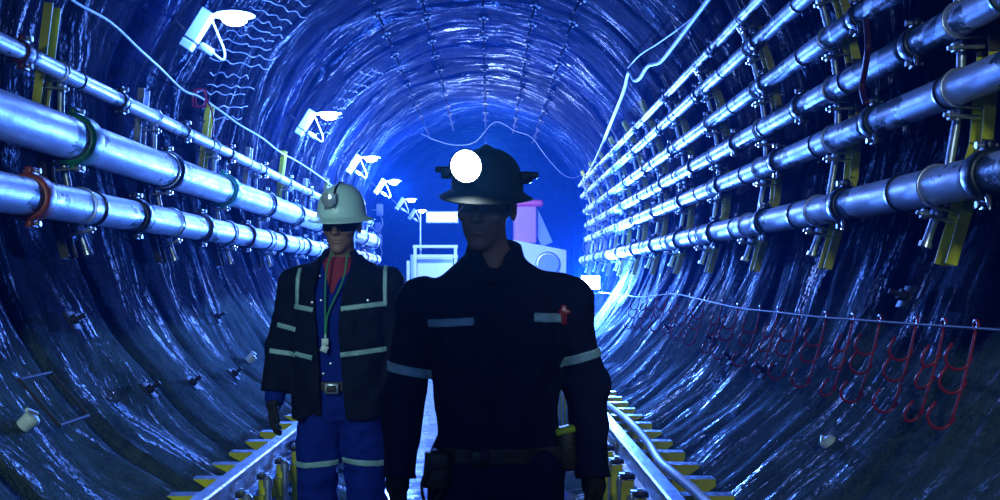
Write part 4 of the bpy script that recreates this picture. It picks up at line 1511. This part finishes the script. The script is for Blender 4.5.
for (px, py) in ((322, 276), (325, 300), (317, 302), (362, 278), (371, 300), (327, 372), (334, 362)):
    x, y_, z = B(px, py)
    fn = coatB if (coatB([np.array([x]), np.array([YB-.12]), np.array([z])])[0] < .01) else blueB
    yy = sit(fn, x, z, YB)
    g = MB(); g.lathe((x, yy+.002, z), (0, -1, 0), [(0, .008), (.004, .008), (.006, .004), (.006, 0)], 12); g.build('snap_button', M['bolt'], rb)
for i in (0, 1): glove(figB, i, rb, M['glove'])
for i in (0, 1):
    fx, fy, fz = figB.ankles[i]
    def boot(P, fx=fx, fy=fy):
        d = smin(sd_cone(P, (fx, fy, .26), (fx, fy, .11), .062, .056), sd_cone(P, (fx, fy, .095), (fx, fy-.15, .080), .050, .044), .03)
        return np.maximum(d, .045-P[2])
    solid('boot', boot, (fx-.1, fy-.24, .02), (fx+.1, fy+.1, .34), .007, M['black'], rb)
hatB, lampB = helmet(figB, headB + RmB @ Vector((0, .004, .044)), RmB, M['hat_pale'], rb, ls=.68, rx=.110, ry=.128, hh=.145, brim=.036, lampx=-.012, lamp_on=False, clips=False)
# wraparound glasses
def LB(p): return headB + RmB @ Vector(p)
g = MB()
vs = []
for k in range(17):
    t = rad(-68 + 136*k/16)
    x, y_ = .081*math.sin(t), -.100*math.cos(t)**.8 - .004
    zb = -.020 + .012*math.exp(-(math.sin(t)/.22)**2)
    for off in (0, .004):
        for z in (zb, .030):
            q = Vector((x, y_ + off, z)); vs.append(LB(q))
fs = []
for k in range(16):
    a, b = k*4, k*4+4
    fs += [(a, b, b+1, a+1), (a+2, a+3, b+3, b+2), (a+1, b+1, b+3, a+3), (a, a+2, b+2, b)]
g._add(vs, fs)
for sx in (-1, 1): g.cyl(LB((sx*.076, -.040, .018)), LB((sx*.083, .03, .012)), .004, n=8)
g.build('safety_glasses', M['glass'], rb)
# short hair under the rim
for fig, hd, Rm_, rt in ((figA, headA, RmA, ra), (figB, headB, RmB, rb)):
    def hair(P, hd=hd, Rm_=Rm_):
        L = to_local(P, hd, Rm_)
        d = sd_ell(L, (0, .018, .030), (.081, .096, .088))
        d = np.maximum(d, -(L[1]+.0) - .0) if False else d
        face = np.maximum(-.02-L[1], -1.)
        d = np.maximum(d, -(L[1]-(-.028)))            # only behind the temples
        d = np.maximum(d, -.055-L[2])
        ear = sd_ell(L, (.084, .008, -.004), (.02, .024, .035)); ear2 = sd_ell(L, (-.084, .008, -.004), (.02, .024, .035))
        return np.maximum(np.maximum(d, -ear), -ear2)
    solid('hair', hair, (hd.x-.12, hd.y-.12, hd.z-.10), (hd.x+.12, hd.y+.15, hd.z+.14), .005, M['dark_hair'], rt)

# ------------------------------------------------------------------ light
# headlamp of the leading man
spot(lampA, lampA + Vector((-.5, -3, -.3)), 60, WHITE, 140, .03, name='headlamp_light')
# work light and headlight of the locomotive, floodlight at the end of the pipes
point((-.35, 21.5, 3.3), 10, SKY, .12, name='unused') if False else None
spot((-.35, 26.55, 3.8), (-.3, 12, 2.6), 300, BLUE, 150, .12, name='work_light_beam')
point(HANG + Vector((0, 0, .10)), 2300, (.30, .46, 1.0), .08, name='crown_fill_light')  # light of the added lamp, for a brighter crown at the mouth
spot((-.30, 26.3, 1.65), (-.2, 5, 1.3), 1200, SKY, 120, .12, name='headlight_beam')
spot(fp + Vector((0, -.12, 0)), fp + Vector((-.4, -5, .5)), 9500, (.055, .19, 1.0), 170, .12, name='floodlight_beam')
# unseen fill lights added beside and behind the camera, without fixtures
spot((-1.75, 1.3, 3.1), (-1.1, 5.6, 1.25), 95, (.50, .92, 1.0), 40, .12, .6, 'pipe_side_fill')  # added to light the man in the jacket
spot((1.35, .6, 2.7), (1.7, 5.6, .75), 140, (.62, .92, 1.0), 62, .12, .6, 'hanger_side_fill')  # added to light the hangers and yellow supports
spot((-1.7, .3, 2.2), (-1.9, 6.5, .3), 190, (.62, 1.0, .88), 56, .12, .6, 'mud_side_fill')  # added to light the muddy wall
point((-1.2, -1.8, 2.6), 46, (.45, .82, .95), .15, name='rear_fill')  # added soft fill from behind the camera

wd = bpy.data.worlds.new('ambient_fill'); S.world = wd; wd.use_nodes = True
wd.node_tree.nodes['Background'].inputs[0].default_value = (.01, .045, .30, 1)  # dark blue ambient fill, added to tint the shadows
wd.node_tree.nodes['Background'].inputs[1].default_value = .8

# damp air
HAZE = .006
g = MB(); g.box((-.1, 23.8, 2.4), (9., 44., 9.), bev=.001)
hz = g.build('haze', M['white'], smooth=False)
hm = bpy.data.materials.new('damp_air'); hm.use_nodes = True
nt = hm.node_tree; nt.nodes.clear()
out = nt.nodes.new('ShaderNodeOutputMaterial'); vsn = nt.nodes.new('ShaderNodeVolumeScatter')
vsn.inputs['Color'].default_value = (.04, .25, .80, 1); vsn.inputs['Density'].default_value = HAZE; vsn.inputs['Anisotropy'].default_value = .35
nt.links.new(vsn.outputs[0], out.inputs['Volume'])
hz.data.materials.clear(); hz.data.materials.append(hm)
tag(hz, 'damp blue air filling the tunnel', 'haze', kind='stuff')

# ------------------------------------------------------------------ camera
cd = bpy.data.cameras.new('camera'); cam = bpy.data.objects.new('camera', cd); COL.objects.link(cam)
cd.sensor_fit = 'HORIZONTAL'; cd.sensor_width = 36.; cd.lens = 36.*F/1000.
cam.location = (0, 0, CAMZ); cam.rotation_euler = (PI/2, 0, 0)
cd.shift_x = .011; cd.shift_y = .030
cd.clip_start = .05; cd.clip_end = 200
S.camera = cam
vs_ = S.view_settings
S.display_settings.display_device = 'sRGB'
vs_.view_transform = 'Standard'; vs_.look = 'None'; vs_.gamma = 1.; vs_.use_curve_mapping = False
vs_.exposure = -.08
